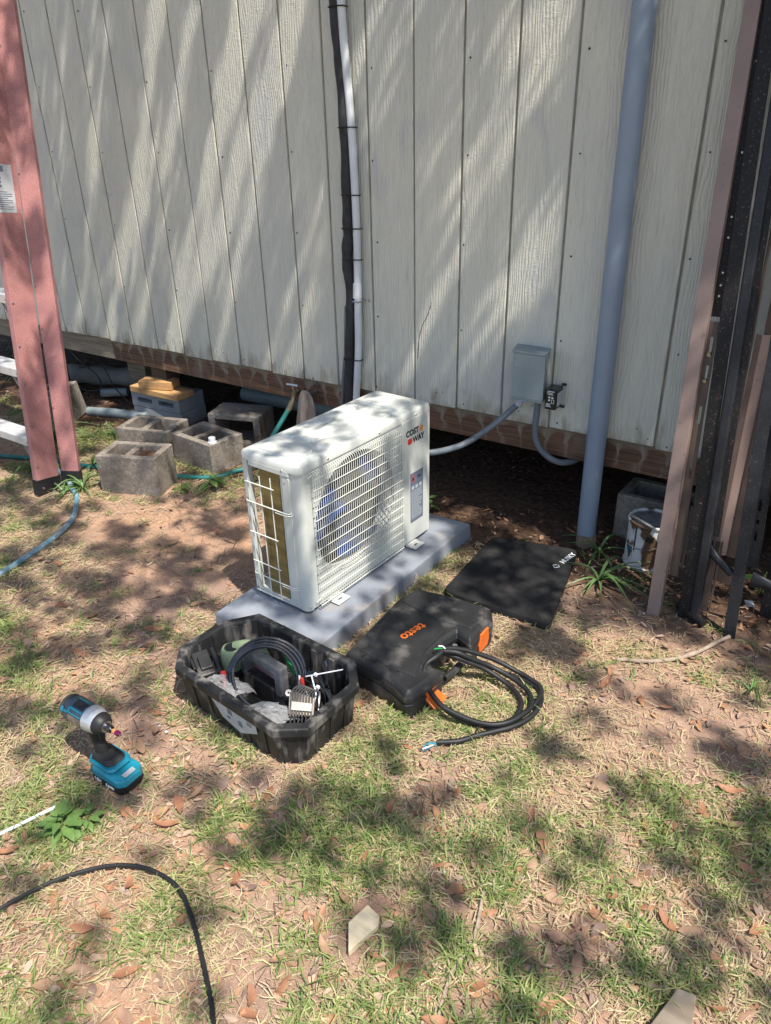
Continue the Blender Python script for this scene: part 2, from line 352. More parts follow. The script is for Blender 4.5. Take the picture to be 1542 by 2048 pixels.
def text(body, size, m, origin, xdir, ydir, parent, name='lettering', ext=.0006, bold=0, align='CENTER', spacing=1):
    cu = bpy.data.curves.new('t', 'FONT'); cu.body = body; cu.size = size; cu.extrude = ext; cu.offset = bold; cu.align_x = align; cu.align_y = 'CENTER'; cu.space_character = spacing
    cu.resolution_u = 3
    ob = bpy.data.objects.new('t', cu); COL.objects.link(ob); bpy.context.view_layer.update()
    me = bpy.data.meshes.new_from_object(ob.evaluated_get(bpy.context.evaluated_depsgraph_get())); bpy.data.objects.remove(ob); bpy.data.curves.remove(cu)
    x, y = V(xdir).normalized(), V(ydir).normalized(); z = x.cross(y); o = V(origin)
    T = Matrix(((x.x, y.x, z.x, o.x), (x.y, y.y, z.y, o.y), (x.z, y.z, z.z, o.z), (0, 0, 0, 1)))
    me.transform((WM[parent.name].inverted() if parent else Matrix()) @ T); me.materials.clear(); me.materials.append(m); me.name = name
    return link(name, me, parent)
def textL(body, size, m, origin, xdir, ydir, parent, **k):            # same, origin and axes given in the parent's own frame
    T = WM[parent.name]; R3 = T.to_3x3()
    return text(body, size, m, T @ V(origin), R3 @ V(xdir), R3 @ V(ydir), parent, **k)
def rrect(w, h, r, n=4, cx=0, cy=0):
    out = []
    for (sx, sy, a0) in ((1, 1, 0), (-1, 1, 90), (-1, -1, 180), (1, -1, 270)):
        for i in range(n+1):
            a = R(a0+90*i/n); out.append((cx+sx*(w/2-r)+r*math.cos(a), cy+sy*(h/2-r)+r*math.sin(a)))
    return out
def vnoise(x, y, s, seed):
    r = np.random.default_rng(seed); g = r.random((64, 64)); X, Y = np.asarray(x)/s+500, np.asarray(y)/s+500
    i, j = np.floor(X).astype(int), np.floor(Y).astype(int); fx, fy = X-i, Y-j; fx, fy = fx*fx*(3-2*fx), fy*fy*(3-2*fy)
    G = lambda a, b: g[a % 64, b % 64]
    return (G(i, j)*(1-fx)+G(i+1, j)*fx)*(1-fy)+(G(i, j+1)*(1-fx)+G(i+1, j+1)*fx)*fy

# ------------------------------------------------------------ ground
def gz_(x, y):
    near = np.clip(1-np.maximum(np.abs(np.asarray(x)-2.3)-3.5, np.abs(np.asarray(y)+1)-2.6)/3, 0, 1)
    h = .012*(vnoise(x, y, .45, 1)-.5) + .007*(vnoise(x, y, .11, 2)-.5) + .003*(vnoise(x, y, .035, 3)-.5)
    far = .10*(vnoise(x, y, 9, 4)-.5)
    return h*near + far*(1-near)
def axis(lo, hi, step, far):
    a = np.arange(lo, hi, step); e = []; s = step; p = hi
    while p < far: e.append(p); s *= 1.35; p += s
    f = []; s = step; p = lo-step
    while p > -far: f.append(p); s *= 1.35; p -= s
    return np.array(sorted(f)+list(a)+e)
gx, gy = axis(-.6, 4.9, .018, 200), axis(-2.9, 1.0, .018, 200)
XX, YY = np.meshgrid(gx, gy); ZZ = gz_(XX, YY)
verts = np.column_stack([XX.ravel(), YY.ravel(), ZZ.ravel()]); nx, ny = len(gx), len(gy)
I, J = np.meshgrid(np.arange(nx-1), np.arange(ny-1)); a = (J*nx+I).ravel()
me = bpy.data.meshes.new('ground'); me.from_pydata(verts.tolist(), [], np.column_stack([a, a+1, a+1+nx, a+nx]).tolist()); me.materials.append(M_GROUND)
me.polygons.foreach_set('use_smooth', [True]*len(me.polygons))
tag(link('ground', me), kind='structure')

# ------------------------------------------------------------ the shed
GP = .2032
shed = empty('shed', (2, 0, 0), 'cream painted shed with vertical grooved wood siding standing above bare ground on block piers', 'building')
for k in range(-9, 26):
    x0, x1 = k*GP+.0045, (k+1)*GP-.0045
    if k % 6 == 5: x1 += .002
    zb = .434 + .004*math.sin(k*2.1)
    MB().bb((x0, 0, zb), (x1, .011, 2.75)).build('siding_board', M_SIDE, shed, bevel=.0022, seg=1)
MB().bb((-1.83, .0085, .438), (5.28, .016, 2.74)).build('siding_backing', mat('shaded_groove_paint', (.30, .29, .235), (.22, .21, .17), .7, 20), shed)  # siding paint darkened, putting the shade of the narrow grooves into its colour
MB().bb((-1.83, .0165, .316), (.4, .055, .470)).build('rim_board', M_WOODG, shed, bevel=.003)
MB().bb((.4025, .0165, .316), (5.28, .055, .470)).build('rim_board', M_BEAM, shed, bevel=.003)
mb = MB()
for k in range(-7, 25, 2):
    for i in range(8):
        z = .46+.305*i+random.uniform(-.02, .02); x = k*GP+.021+random.uniform(-.008, .012)
        if i == 0: x += random.uniform(-.01, .03)
        r = random.uniform(.0036, .0050); mb.cyl((x, .004, z), (x, -.0012, z), r, r*.8, 7)
for k in range(-6, 25, 2):
    for q in range(2): x = k*GP+random.uniform(.01, .18); z = .455+random.uniform(0, .06); mb.cyl((x, .004, z), (x, -.001, z), .003, .0025, 7)
tag(mb.build('nail_heads', mat('rusted_nail', (.03, .02, .017), rough=.8), shed), kind='stuff')
mb = MB(); mb.tube(smoothpath([(2.52, -.0006, .855), (2.50, -.0006, .80), (2.478, -.0006, .76), (2.462, -.0006, .70), (2.455, -.0006, .62)]), .0011, 5)
mb.build('paint_scratch', M_DARKIN, shed)
for k in range(15):
    MB().bb((-1.6+k*.46, .058, .318), (-1.56+k*.46, 2.9, .452)).build('floor_joist', M_WOODD, shed)
MB().bb((-1.83, .056, .454), (5.28, 3.0, .472)).build('floor_deck', M_WOODD, shed)
MB().bb((-1.83, 3.0, .44), (5.28, 3.02, 2.75)).build('rear_wall', M_SIDE, shed)
MB().bb((-1.845, 0, .44), (-1.8305, 3.02, 2.75)).build('side_wall', M_SIDE, shed); MB().bb((5.2805, 0, .44), (5.295, 3.02, 2.75)).build('side_wall', M_SIDE, shed)
MB().prism([(-1.95, .0), (5.4, .0), (5.4, 3.2), (-1.95, 3.2)], 2.752, 2.80).build('roof', M_GREYST, shed)
MB().bb((.55, 2.96, -.05), (5.28, 2.98, .436)).build('rear_light_block', M_WOODD, shed)  # unseen panel added to block daylight so the space under the floor stays dark
MB().bb((3.9, .9, -.05), (3.92, 2.9, .3)).build('foundation_board', M_WOODD, shed)

# ------------------------------------------------------------ tree whose shade dapples the wall and the ground (stands off to the right)
tree = empty('oak_tree', (8.6, -3.3, 0), 'large oak tree beside the yard whose leaves throw the dappled shade', 'tree')
mb = MB(); mb.tube(smoothpath([(8.6, -3.3, -.1), (8.55, -3.2, 1.5), (8.6, -3.0, 3.2), (8.9, -2.8, 4.8), (9.2, -2.7, 6.6)]), [.34-.011*i for i in range(25)], 12); mb.build('trunk', M_BARK, tree, smooth=True)
for p in ([(8.6, -3, 3.2), (8.2, -1.6, 4.6), (7.4, -.5, 5.4), (6.6, .1, 5.9)], [(8.7, -2.9, 4.2), (7.9, -2.2, 5.4), (6.9, -1.6, 6.0), (6.0, -1.3, 6.2)], [(8.9, -2.8, 4.8), (8.4, -3.4, 5.6), (7.3, -3.6, 6.2), (6.4, -3.5, 6.4)]):
    q = smoothpath(p, 5); mb = MB(); mb.tube(q, [.06*(1-i/len(q))**1.6+.006 for i in range(len(q))], 8); mb.build('limb', M_BARK, tree, smooth=True)
blobs = [(3.65,-.81,.032),(3.599,-1.152,.043),(3.563,-1.133,.029),(3.25,-1.593,.06),(3.135,-1.721,.053),(3.128,-1.598,.034),(3.797,-1.182,.042),(3.627,-1.4,.039),(3.933,-1.315,.04),(3.782,-1.382,.033),(3.43,-1.439,.033),(2.88,-1.739,.042),(3.936,-.913,.03),(4.038,-.93,.045),(4.104,-1.037,.043),(3.261,-1.433,.028),(3.516,-1.308,.021),(2.273,-1.826,.049),(2.048,-1.644,.063),(2.141,-1.524,.045),(2.199,-1.324,.054),(2.398,-1.907,.031),(3.582,-1.543,.032),(3.44,-1.573,.032),(3.749,-1.48,.025),(2.977,-1.657,.028),(3.073,-1.844,.033),(3.276,-1.744,.032),(3.829,-1.594,.036),(3.749,-1.709,.035),(3.919,-1.61,.03),(3.644,-.472,.026),(3.428,-.704,.033),(4.052,-1.173,.041),(4.134,-1.272,.033),(3.585,-1.728,.024),(4.034,-1.497,.031),(1.972,-1.247,.058),(2.071,-1.023,.079),(1.804,-1.274,.071),(1.733,-1.475,.04),(.854,-.824,.079),(1.802,-.716,.066),(1.652,-.913,.033),(3.0,-.78,.05),(3.08,-.45,.06),(3.2,-.30,.06),(3.15,-.62,.04)]
def canopy():
    cl = [(x, y, r*1.25) for x, y, r in blobs]
    # bough shade: dense towards the house, broken in front of it (positions are where the shade falls, in metres)
    for _ in range(15000):
        x, y = rng.uniform(-1.8, 5.6), rng.uniform(-3.4, 1.0); r = rng.uniform(.03, .07)
        v = float(vnoise(x, y, .17, 21))*.6+float(vnoise(x, y, .07, 22))*.4
        if y > 0:
            d = .8
            g = min(abs(x-.70)/.085, abs(x-.20)/.05, abs(x-.42)/.03, abs(x-1.02)/.045, abs(x-1.37)/.035, abs(x+.12)/.035, abs(x-2.10)/.038, abs(x-2.385)/.022)
            if g < 1 and y < .48: d = .05; r = .02
            elif g < 2 and y < .48: r = min(r, .035)
            if x > 2.15 and g > 1: d = 1
        elif 2.0 < x < 3.05 and -1.28 < y < -.25: d = .95 if v > .40 else .32; r *= .75
        elif y > -.30: d = .62 if v > .42 else .20
        elif y > -.75: d = .55 if v > .46 else .12
        elif x < 2.3 and y > -1.45: d = .62 if v > .44 else .08
        elif x < 2.6: d = .40 if v > .52 else .03
        elif y > -1.25: d = .55 if v > .53 else .05; r *= .8
        else: d = (.62 if v > .56 else .05)*(1.0 if x > 3.1 else .8); r *= .72
        if rng.random() < d*(.80 if 0 < y < .6 else .42): cl.append((x, y, r))
    P = []
    for x, y, r in cl:
        h = rng.uniform(3.1, 5.2); c = np.array([x, y, 0])+h*np.array([SUN.x, SUN.y, SUN.z])/SUN.z
        n = int(22*(r/.045)**2)+4
        q = rng.normal(0, 1, (n, 3)); q /= np.linalg.norm(q, axis=1)[:, None]; q *= (rng.random((n, 1))**.45)*r*1.35
        P.append(c+q)
    P = np.vstack(P); n = len(P)
    u = rng.normal(0, 1, (n, 3)); u /= np.linalg.norm(u, axis=1)[:, None]; t = rng.normal(0, 1, (n, 3)); vv = np.cross(u, t); vv /= np.linalg.norm(vv, axis=1)[:, None]
    L, Wd = rng.uniform(.022, .036, (n, 1)), rng.uniform(.009, .014, (n, 1))
    vs = np.stack([P-u*L, P+vv*Wd, P+u*L, P-vv*Wd], 1).reshape(-1, 3); k = np.arange(n)[:, None]*4+np.arange(4)
    me = bpy.data.meshes.new('crown'); me.from_pydata((vs-np.array([8.6, -3.3, 0])).tolist(), [], k.tolist()); me.materials.append(M_CANOPY)
    print('canopy leaves', n)
    tag(link('crown', me, tree), kind='stuff')
canopy()

# ------------------------------------------------------------ equipment pad and air conditioner
pad = empty('equipment_pad', (2.65, -.74, 0), 'blue-grey slab pad lying under the outdoor air conditioner', 'pad')
pc = [(2.436, -1.238), (2.839, -1.187), (2.857, -.25), (2.44, -.262)]
def inset(pl, s):
    cx, cy = sum(p[0] for p in pl)/len(pl), sum(p[1] for p in pl)/len(pl); return [(cx+(x-cx)*s, cy+(y-cy)*s) for x, y in pl]
mb = MB(); lo = []
for z, s in ((-.01, 1.012), (.06, 1.0), (.070, .992)): lo.append([(x, y, z) for x, y in inset(pc, s)])
mb.loft(lo); mb.build('slab', M_PAD, pad, bevel=.004)
mb = MB()
for (y, w_, h_) in ((-.655, .028, .05), (-.70, .012, .02), (-1.13, .02, .02), (-.93, .016, .016)):
    x = 2.839+.018*(y+1.187)/.937+.0035
    mb.prism([(y-w_, .0), (y-w_*.3, h_*.4), (y, h_), (y+w_*.6, h_*.5), (y+w_, .0)], 0, .004, Matrix(((0, 0, 1, x), (1, 0, 0, 0), (0, 1, 0, .004), (0, 0, 0, 1))))
mb.build('chipped_edge', M_PADCHIP, pad)

AX, AY, AR = 2.716, -1.086, R(87.1)
ac = empty('air_conditioner', (AX, AY, .0), 'cream outdoor air conditioner unit with wire fan grille standing on the grey pad', 'air conditioner', rz=AR)
Wd, Dp, Z0, Z1 = .692, .243, .082, .588
B = dict(local=True)
def FR(x, z, y=0): return V((x, y, z))            # front face is the plane y=0, depth runs to +y
# front panel with round opening
def ringpanel(x0, x1, z0, z1, cx, cz, r, y0, y1, n=72):
    mb = MB(); out, inn = [], []
    for k in range(n):
        a = 2*math.pi*k/n; c, s = math.cos(a), math.sin(a)
        tx = (x1-cx)/c if c > 1e-9 else ((x0-cx)/c if c < -1e-9 else 1e9); tz = (z1-cz)/s if s > 1e-9 else ((z0-cz)/s if s < -1e-9 else 1e9)
        t = min(tx, tz); out.append((cx+t*c, cz+t*s)); inn.append((cx+r*c, cz+r*s))
    for p in ((x0, z0), (x1, z0), (x1, z1), (x0, z1)):        # snap nearest samples to the corners
        i = min(range(n), key=lambda q: (out[q][0]-p[0])**2+(out[q][1]-p[1])**2); out[i] = p
    vs = [(x, y0, z) for x, z in out]+[(x, y0, z) for x, z in inn]+[(x, y1, z) for x, z in out]+[(x, y1, z) for x, z in inn]; fs = []
    for k in range(n):
        j = (k+1) % n; fs += [(k, j, n+j, n+k), (2*n+k, 3*n+k, 3*n+j, 2*n+j), (n+k, n+j, 3*n+j, 3*n+k), (k, 2*n+k, 2*n+j, j)]
    return mb.add(vs, fs)
ringpanel(.022, .512, Z0+.004, Z1, .264, .350, .207, .0005, .004).build('front_panel', M_CREAM, ac, **B)
mb = MB()                                           # rounded front corner post
arc = [(.022, .0), (.012, .0025), (.0045, .0085), (0, .018), (0, .030), (.004, .030), (.004, .019), (.009, .010), (.022, .004)]
mb.prism(arc, Z0, Z1); mb.build('corner_post', M_CREAM, ac, smooth=True, **B)
MB().bb((0.0008, .030, Z0+.004), (.004, .080, Z1-.012)).build('end_panel', M_CREAM, ac, **B)
mb = MB(); mb.prism(rrect(.030, .44, .008, 3, .055, .335), 0, .0035, Matrix(((0, 0, -1, .001), (1, 0, 0, 0), (0, 1, 0, 0), (0, 0, 0, 1)))); mb.build('end_panel_rib', M_CREAM, ac, bevel=.002, **B)
mb = MB(); mb.bb((0, .221, Z0), (.022, Dp, Z1)); mb.build('corner_post', M_CREAM, ac, bevel=.003, **B)
mb = MB(); mb.bb((0.0, .0302, Z0), (Wd, Dp-.001, Z0+.018)); mb.build('base_pan', M_CREAM, ac, bevel=.002, **B)
MB().bb((.022, .0045, Z0), (Wd-.002, .0295, Z0+.018)).build('base_pan_lip', M_CREAM, ac, **B)
mb = MB(); mb.bb((.5125, .0, Z0+.004), (Wd, .004, Z1)); mb.build('service_side_panel', M_CREAM, ac, **B)
mb = MB(); mb.prism(rrect(.156, .488, .008, 3, .594, .332), 0, .0045, Matrix(((1, 0, 0, 0), (0, 0, -1, -.0005), (0, 1, 0, 0), (0, 0, 0, 1)))); mb.build('service_panel', M_CREAM, ac, bevel=.002, **B)
MB().bb((Wd-.004, .0045, Z0+.02), (Wd, Dp-.002, Z1)).build('far_end_panel', M_CREAM, ac, **B)
MB().bb((.515, Dp-.006, Z0+.02), (Wd-.0045, Dp-.002, Z1)).build('back_panel', M_CREAM, ac, **B)
MB().bb((.515, .0045, Z0+.02), (.518, Dp-.0065, Z1-.001)).build('partition', M_DARKIN, ac, **B)
# top cover
mb = MB(); tl = []
for z, e in ((Z1-.014, .0035), (Z1+.008, .0035), (Z1+.013, -.001), (Z1+.0145, -.006)):
    tl.append([(x, y, z) for x, y in rrect(Wd+2*e, Dp+2*e, .013+e, 5, Wd/2, Dp/2)])
mb.loft(tl); top = mb.build('top_cover', M_CREAM, ac, smooth=True, **B)
zt = Z1+.0145
def raised(poly, name='top_ridge'):
    q = [[(x, y, zt-.001) for x, y in poly], [(x, y, zt+.006) for x, y in inset(poly, .97)]]; MB().loft(q).build(name, M_CREAM, top, bevel=.0015, **B)
for cx, cw in ((.075, .085), (.600, .10)): raised(rrect(cw, .17, .014, 3, cx, .121))
raised(rrect(.36, .045, .012, 3, .335, .052)); raised(rrect(.36, .045, .012, 3, .335, .190)); raised(rrect(.33, .055, .012, 3, .335, .121))
mb = MB(); mb.prism([(-.0005, .035), (-.004, .045), (-.004, .205), (-.0005, .215)], Z1-.030, Z1-.012); mb.build('top_lip', M_CREAM, top, bevel=.0015, **B)
# grille
gx0, gx1, gz0, gz1 = .046, .503, .090, .556
nv = 46
def vwire(x):
    return [(x, .002, gz0-.012), (x, -.010, gz0-.006), (x, -.0135, gz0+.004), (x, -.0135, gz1-.006), (x, -.011, gz1+.003), (x, .002, gz1+.008)]
wm = None
for i in range(nv):
    if wm is None:
        o = MB().tube(vwire(0), .00125, 6).build('grille_wire', M_WIRE, ac, smooth=True, **B); wm = o.data; o.location.x = gx0
    else:
        o = link('grille_wire', wm, ac); o.location.x = gx0+(gx1-gx0)*i/(nv-1)
hm = None
for i in range(14):
    z = gz0+.004+(gz1-gz0-.016)*i/13
    if hm is None:
        o = MB().tube([(gx0-.003, -.0160, 0), (gx1+.003, -.0160, 0)], .0015, 6).build('grille_rail', M_WIRE, ac, smooth=True, **B); hm = o.data; o.location.z = z
    else: o = link('grille_rail', hm, ac); o.location.z = z
for z in (gz1-.012, gz0+.012):
    MB().tube([(gx0-.012, .002, z), (gx0-.016, -.010, z+.012), (gx0-.004, -.014, z+.020), (gx0+.006, -.014, z+.006)], .0018, 6).build('grille_clip', M_WIRE, ac, smooth=True, **B)
# fan
TF = Matrix.Translation((.264, 0, .350)) @ Matrix.Rotation(R(90), 4, 'X')       # local z points to -y
mb = MB(); mb.lathe([(.207, -.0045), (.207, -.060), (.212, -.060), (.212, -.0045)], 64, TF, caps=False); mb.build('fan_shroud', M_CREAM, ac, smooth=True, **B)
mb = MB(); mb.lathe([(.0, -.012), (.030, -.012), (.038, -.020), (.040, -.062), (.0, -.062)], 24, TF, caps=False); hub = mb.build('fan_hub', M_DARKIN, ac, smooth=True, **B)
for k in range(3):
    a0 = R(140+120*k); vs = []; fs = []
    for side in (0, 1):
        for i in range(7):
            t = i/6; r = .036+.152*t; half = R(22+16*t-6*t*t); sweep = R(26)*t
            for j in range(7):
                s = -1+2*j/6; a = a0+sweep+half*s; z = -.038+.020*s*(1-.25*t)-.0015*side
                vs.append(TF @ V((r*math.cos(a), r*math.sin(a), z)))
    for side in (0, 1):
        for i in range(6):
            for j in range(6):
                q = side*49+i*7+j; fs.append((q, q+1, q+8, q+7) if side else (q, q+7, q+8, q+1))
    mb = MB(); mb.add(vs, fs); mb.build('fan_blade', M_BLUEFAN, ac, smooth=True, **B)
mb = MB(); mb.bb((.235, .064, .11), (.245, .072, .58)); mb.bb((.285, .064, .11), (.295, .072, .58)); mb.cyl((.265, .063, .35), (.265, .12, .35), .045, n=20); mb.build('fan_motor', M_DARKIN, ac, **B)
# coil
mb = MB(); mb.bb((.008, .088, Z0+.02), (.512, .170, Z1-.016)); coil = mb.build('condenser_coil', M_COIL, ac, **B)
mb = MB(); mb.bb((.0045, .086, Z0+.019), (.0078, .172, Z1-.014)); mb.build('coil_end_plate', M_COIL, coil, bevel=.0012, **B)
mb = MB()
for i in range(100): x = .014+i*.005; mb.bb((x, .0862, Z0+.022), (x+.0012, .0878, Z1-.018))
tag(mb.build('coil_fins', mat('dark_fins', (.07, .075, .08), rough=.4, metal=.5), coil, **B), kind='stuff')
# end guard wires
for y, za, zb_ in ((.214, .095, .515), (.160, .090, .535), (.113, .098, .540)):
    MB().tube([(-.010, y, za), (-.010, y, zb_)], .0019, 6).build('end_guard_wire', M_WIRE, ac, smooth=True, **B)
for z, y1 in ((.505, .100), (.436, .038), (.325, .100), (.215, .100), (.165, .038), (.100, .100)):
    p = [(-.0125, .226, z), (-.0125, .1, z)] if y1 > .05 else [(.001, .236, z), (-.0125, .226, z), (-.0125, .060, z), (-.010, .045, z), (.0, .040, z)]
    MB().tube(p, .0019, 6).build('end_guard_rail', M_WIRE, ac, smooth=True, **B)
    if y1 < .05: MB().tube([(-.0125, .1, z-.008), (-.0125, .06, z-.008), (-.008, .040, z-.007), (.0, .036, z-.006)], .0019, 6).build('end_guard_rail', M_WIRE, ac, smooth=True, **B)
for i in range(9):
    z = .12+i*.05; MB().tube([(.012, Dp-.002, z), (.515, Dp-.002, z)], .0015, 5).build('back_guard_rail', M_WIRE, ac, **B)
for i in range(14):
    x = .03+i*.037; MB().tube([(x, Dp, .10), (x, Dp, .575)], .0015, 5).build('back_guard_wire', M_WIRE, ac, **B)
# feet and screws
for x in (.127, .570):
    for (ya, yb) in ((-.043, .02), (Dp-.02, Dp+.04)):
        mb = MB(); mb.grid([x-.030, x-.010, x+.010, x+.030], [ya, ya+.016, ya+.026, yb] if ya < 0 else [ya, yb-.026, yb-.016, yb], {(1, 1)}, .0735, .0795)
        f_ = mb.build('mounting_foot', M_CREAM, ac, bevel=.002, **B)
        mb = MB(); mb.grid([x-.030, x-.010, x+.010, x+.030], [ya, ya+.016, ya+.026, yb] if ya < 0 else [ya, yb-.026, yb-.016, yb], {(1, 1)}, .0795, .081)
        mb = MB(); mb.bb((x-.028, ya+.03 if ya < 0 else ya, .0785), (x+.028, yb if ya < 0 else yb-.03, Z0+.001)); mb.build('foot_web', M_CREAM, f_, **B)
for p, d in (((.13, -.0035, .583), 'f'), ((.39, -.0035, .583), 'f'), ((.60, -.0035, .583), 'f'), ((-.0035, .066, .575), 'e'), ((-.0035, .232, .578), 'e'), ((-.001, .06, .535), 'e'), ((-.001, .06, .148), 'e'), ((.0, .232, .10), 'e'), ((.010, -.0005, .10), 'f')):
    q = V(p); dd = V((0, -.0018, 0)) if d == 'f' else V((-.0018, 0, 0)); MB().cyl(q, q+dd, .0042, .0032, 10).build('screw', M_STEEL, ac, smooth=True, **B)
# printing on the service panel
yl = -.0054
textL('COST', .030, M_BLKPR, (.577, yl, .524), (1, 0, 0), (0, 0, 1), ac, bold=.0009)
textL('WAY', .030, M_BLKPR, (.614, yl, .493), (1, 0, 0), (0, 0, 1), ac, bold=.0009)
PF = Matrix(((1, 0, 0, 0), (0, 0, -1, -.005), (0, 1, 0, 0), (0, 0, 0, 1)))
MB().prism(rrect(.028, .022, .008, 3, .562, .494), 0, .0006, PF).build('logo_mark', M_RED, ac, **B)
MB().prism([(.632+.0125*math.cos(R(22.5+45*k)), .524+.0125*math.sin(R(22.5+45*k))) for k in range(8)], 0, .0006, PF).build('logo_mark', M_ORPR, ac, **B)
MB().prism([(.563, .165), (.643, .165), (.643, .366), (.563, .366)], 0, .0005, PF).build('data_label', M_LABEL, ac, **B)
PF2 = Matrix(((1, 0, 0, 0), (0, 0, -1, -.0055), (0, 1, 0, 0), (0, 0, 0, 1)))
mb = MB()
for a, b in (((.580, .358), (.598, .340)), ((.598, .340), (.580, .322)), ((.580, .322), (.562, .340)), ((.562, .340), (.580, .358))):
    a, b = [(.580+(p[0]-.580)*.85, .342+(p[1]-.340)*.85) for p in (a, b)]
    d_ = V((b[0]-a[0], b[1]-a[1])).normalized()*.0012; nrm = (-d_[1], d_[0]); mb.prism([(a[0]-nrm[0], a[1]-nrm[1]), (b[0]-nrm[0], b[1]-nrm[1]), (b[0]+nrm[0], b[1]+nrm[1]), (a[0]+nrm[0], a[1]+nrm[1])], 0, .0004, PF2)
mb.build('hazard_diamond', M_RED, ac, **B)
MB().prism([(.576, .334), (.584, .334), (.586, .340), (.582, .345), (.580, .350), (.575, .342)], 0, .0004, PF2).build('flame_mark', M_BLKPR, ac, **B)
textL('A2L', .013, M_BLKPR, (.617, -.006, .343), (1, 0, 0), (0, 0, 1), ac)
mb = MB()
for i in range(3): mb.prism(rrect(.016, .014, .002, 2, .578+i*.024, .306), 0, .0003, PF2)
for i in range(18):
    z = .290-i*.0065; L = random.choice((.066, .070, .058, .07, .044)); x = .568
    while x < .568+L: w_ = random.uniform(.006, .016); mb.prism([(x, z), (min(x+w_, .638), z), (min(x+w_, .638), z+.0028), (x, z+.0028)], 0, .0003, PF2); x += w_+.0025
tag(mb.build('label_print', M_GRPR, ac, **B), kind='stuff')

# ------------------------------------------------------------ services on the wall
pole = empty('grey_conduit_pole', (3.255, -.045, 0), 'tall grey plastic pipe running straight up the shed wall from the ground', 'pipe')
MB().tube([(3.262, -.046, -.05), (3.259, -.046, .1), (3.250, -.045, 1.7), (3.245, -.045, 2.9)], .0358, 28).build('pipe', M_POLE, pole, smooth=True)
MB().lathe([(.0362, .0), (.0375, .004), (.0370, .045), (.0358, .05)], 28, Matrix.Translation((3.2615, -.046, .0)), caps=False).build('soil_crust', mat('dried_mud', (.30, .20, .14), (.22, .15, .11), .95, 40), pole, smooth=True)
mb = MB()
for z in (2.35,): mb.lathe([(.038, z), (.040, z+.005), (.040, z+.025), (.038, z+.03)], 28, Matrix.Translation((3.246, -.045, 0)), caps=False)
mb.build('pipe_strap', M_STEEL, pole)

wp = empty('white_drain_pipe', (2.16, -.03, .3), 'white plastic drain pipe down the wall beside the black foam line', 'pipe')
path = [(2.150, -.03, 2.6), (2.155, -.03, 1.882), (2.179, -.03, 1.504), (2.187, -.03, 1.132), (2.181, -.03, .88), (2.178, -.03, .78), (2.172, -.03, .62), (2.150, -.03, .40), (2.146, -.03, .30)]
MB().tube(smoothpath(path, 6), .0155, 16).build('pipe', M_WHITE, wp, smooth=True)
MB().tube([(2.1815, -.03, .905), (2.178, -.03, .845)], .0195, 16).build('coupling', M_WHITE, wp, smooth=True)
mb = MB(); mb.tube([(2.160, -.008, .833), (2.160, -.035, .833), (2.168, -.049, .833), (2.188, -.049, .833), (2.197, -.035, .833), (2.198, -.006, .833), (2.222, -.003, .833)], .0035, 6); mb.cyl((2.214, -.002, .833), (2.214, -.012, .833), .006, n=8); mb.build('pipe_clamp', M_STEEL, wp, smooth=True)
fl = empty('insulated_line_set', (2.13, -.03, .3), 'thick black foam covered line running down the wall, tied along the white pipe', 'pipe')
path = [(2.120, -.03, 2.6), (2.128, -.03, 1.861), (2.139, -.03, 1.684), (2.148, -.03, 1.453), (2.148, -.035, 1.224), (2.146, -.035, 1.092), (2.138, -.035, .995), (2.143, -.03, .834), (2.128, -.03, .662), (2.112, -.03, .413), (2.108, -.03, .28)]
q = smoothpath(path, 8); rr = [.0205+.0018*math.sin(i*.9)+(.003 if .95 < p.z < 1.08 else 0) for i, p in enumerate(q)]
MB().tube(q, rr, 16).build('foam_sleeve', M_FOAM, fl, smooth=True)
for z in (1.863, 1.479, 1.242, 1.118, .999, .58):
    xw = np.interp(z, [.40, .62, .78, 1.132, 1.504, 1.882], [2.150, 2.172, 2.178, 2.187, 2.179, 2.155]); xb = np.interp(z, [.413, .662, .834, .995, 1.224, 1.453, 1.861], [2.112, 2.128, 2.143, 2.138, 2.148, 2.148, 2.128])
    lp = [(xb-.020, -.012, z), (xb-.0225, -.03, z), (xb-.016, -.050, z), (xb, -.0555, z), (xw, -.0485, z+.001), (xw+.014, -.042, z+.001), (xw+.0185, -.03, z), (xw+.014, -.012, z)]
    MB().tube(smoothpath(lp, 3), .0024, 6).build('cable_tie', M_BLACK, fl, smooth=True)
MB().tube(smoothpath([(2.105, -.012, .80), (2.100, -.015, .70), (2.096, -.02, .6), (2.080, -.02, .5), (2.066, -.02, .38), (2.06, -.02, .27)], 5), .0095, 10).build('flexible_conduit', M_CONDUIT, fl, smooth=True)

def corrugated(name, pts, r, parent, m=M_CONDUIT):
    q = smoothpath(pts, 22); rad = [r*(1.0+.07*(i % 2)) for i in range(len(q))]; return MB().tube(q, rad, 12).build(name, m, parent, smooth=False)
dis = empty('disconnect_box', (2.965, -.04, .64), 'small grey metal electrical disconnect box with embossed arrow on the siding', 'electrical box')
MB().prism([(2.905, -.001), (3.032, -.001), (3.052, -.088), (2.927, -.088)], .552, .733).build('enclosure', M_BOX, dis, bevel=.004)
mb = MB(); mb.prism([(2.900, -.0012), (3.036, -.0012), (3.056, -.0925), (2.922, -.0925)], .7335, .742); mb.build('cover_top', M_BOX, dis, bevel=.002)
mb = MB(); mb.bb((2.926, -.0925, .566), (3.0535, -.0885, .733)); mb.build('cover', M_BOX, dis, bevel=.0015)
text('DiversiTech', .0165, mat('embossed_grey', (.36, .40, .41), rough=.4), (2.974, -.0929, .688), (1, 0, 0), (0, 0, 1), dis, ext=.0008)
mb = MB()
for s in (1, -1): mb.extrude([(-.0007, -.0006), (.0007, -.0006), (.0007, .0006), (-.0007, .0006)], (3.018, -.0932, .688+.009*s), (3.032, -.0932, .688), (0, 0, 1))
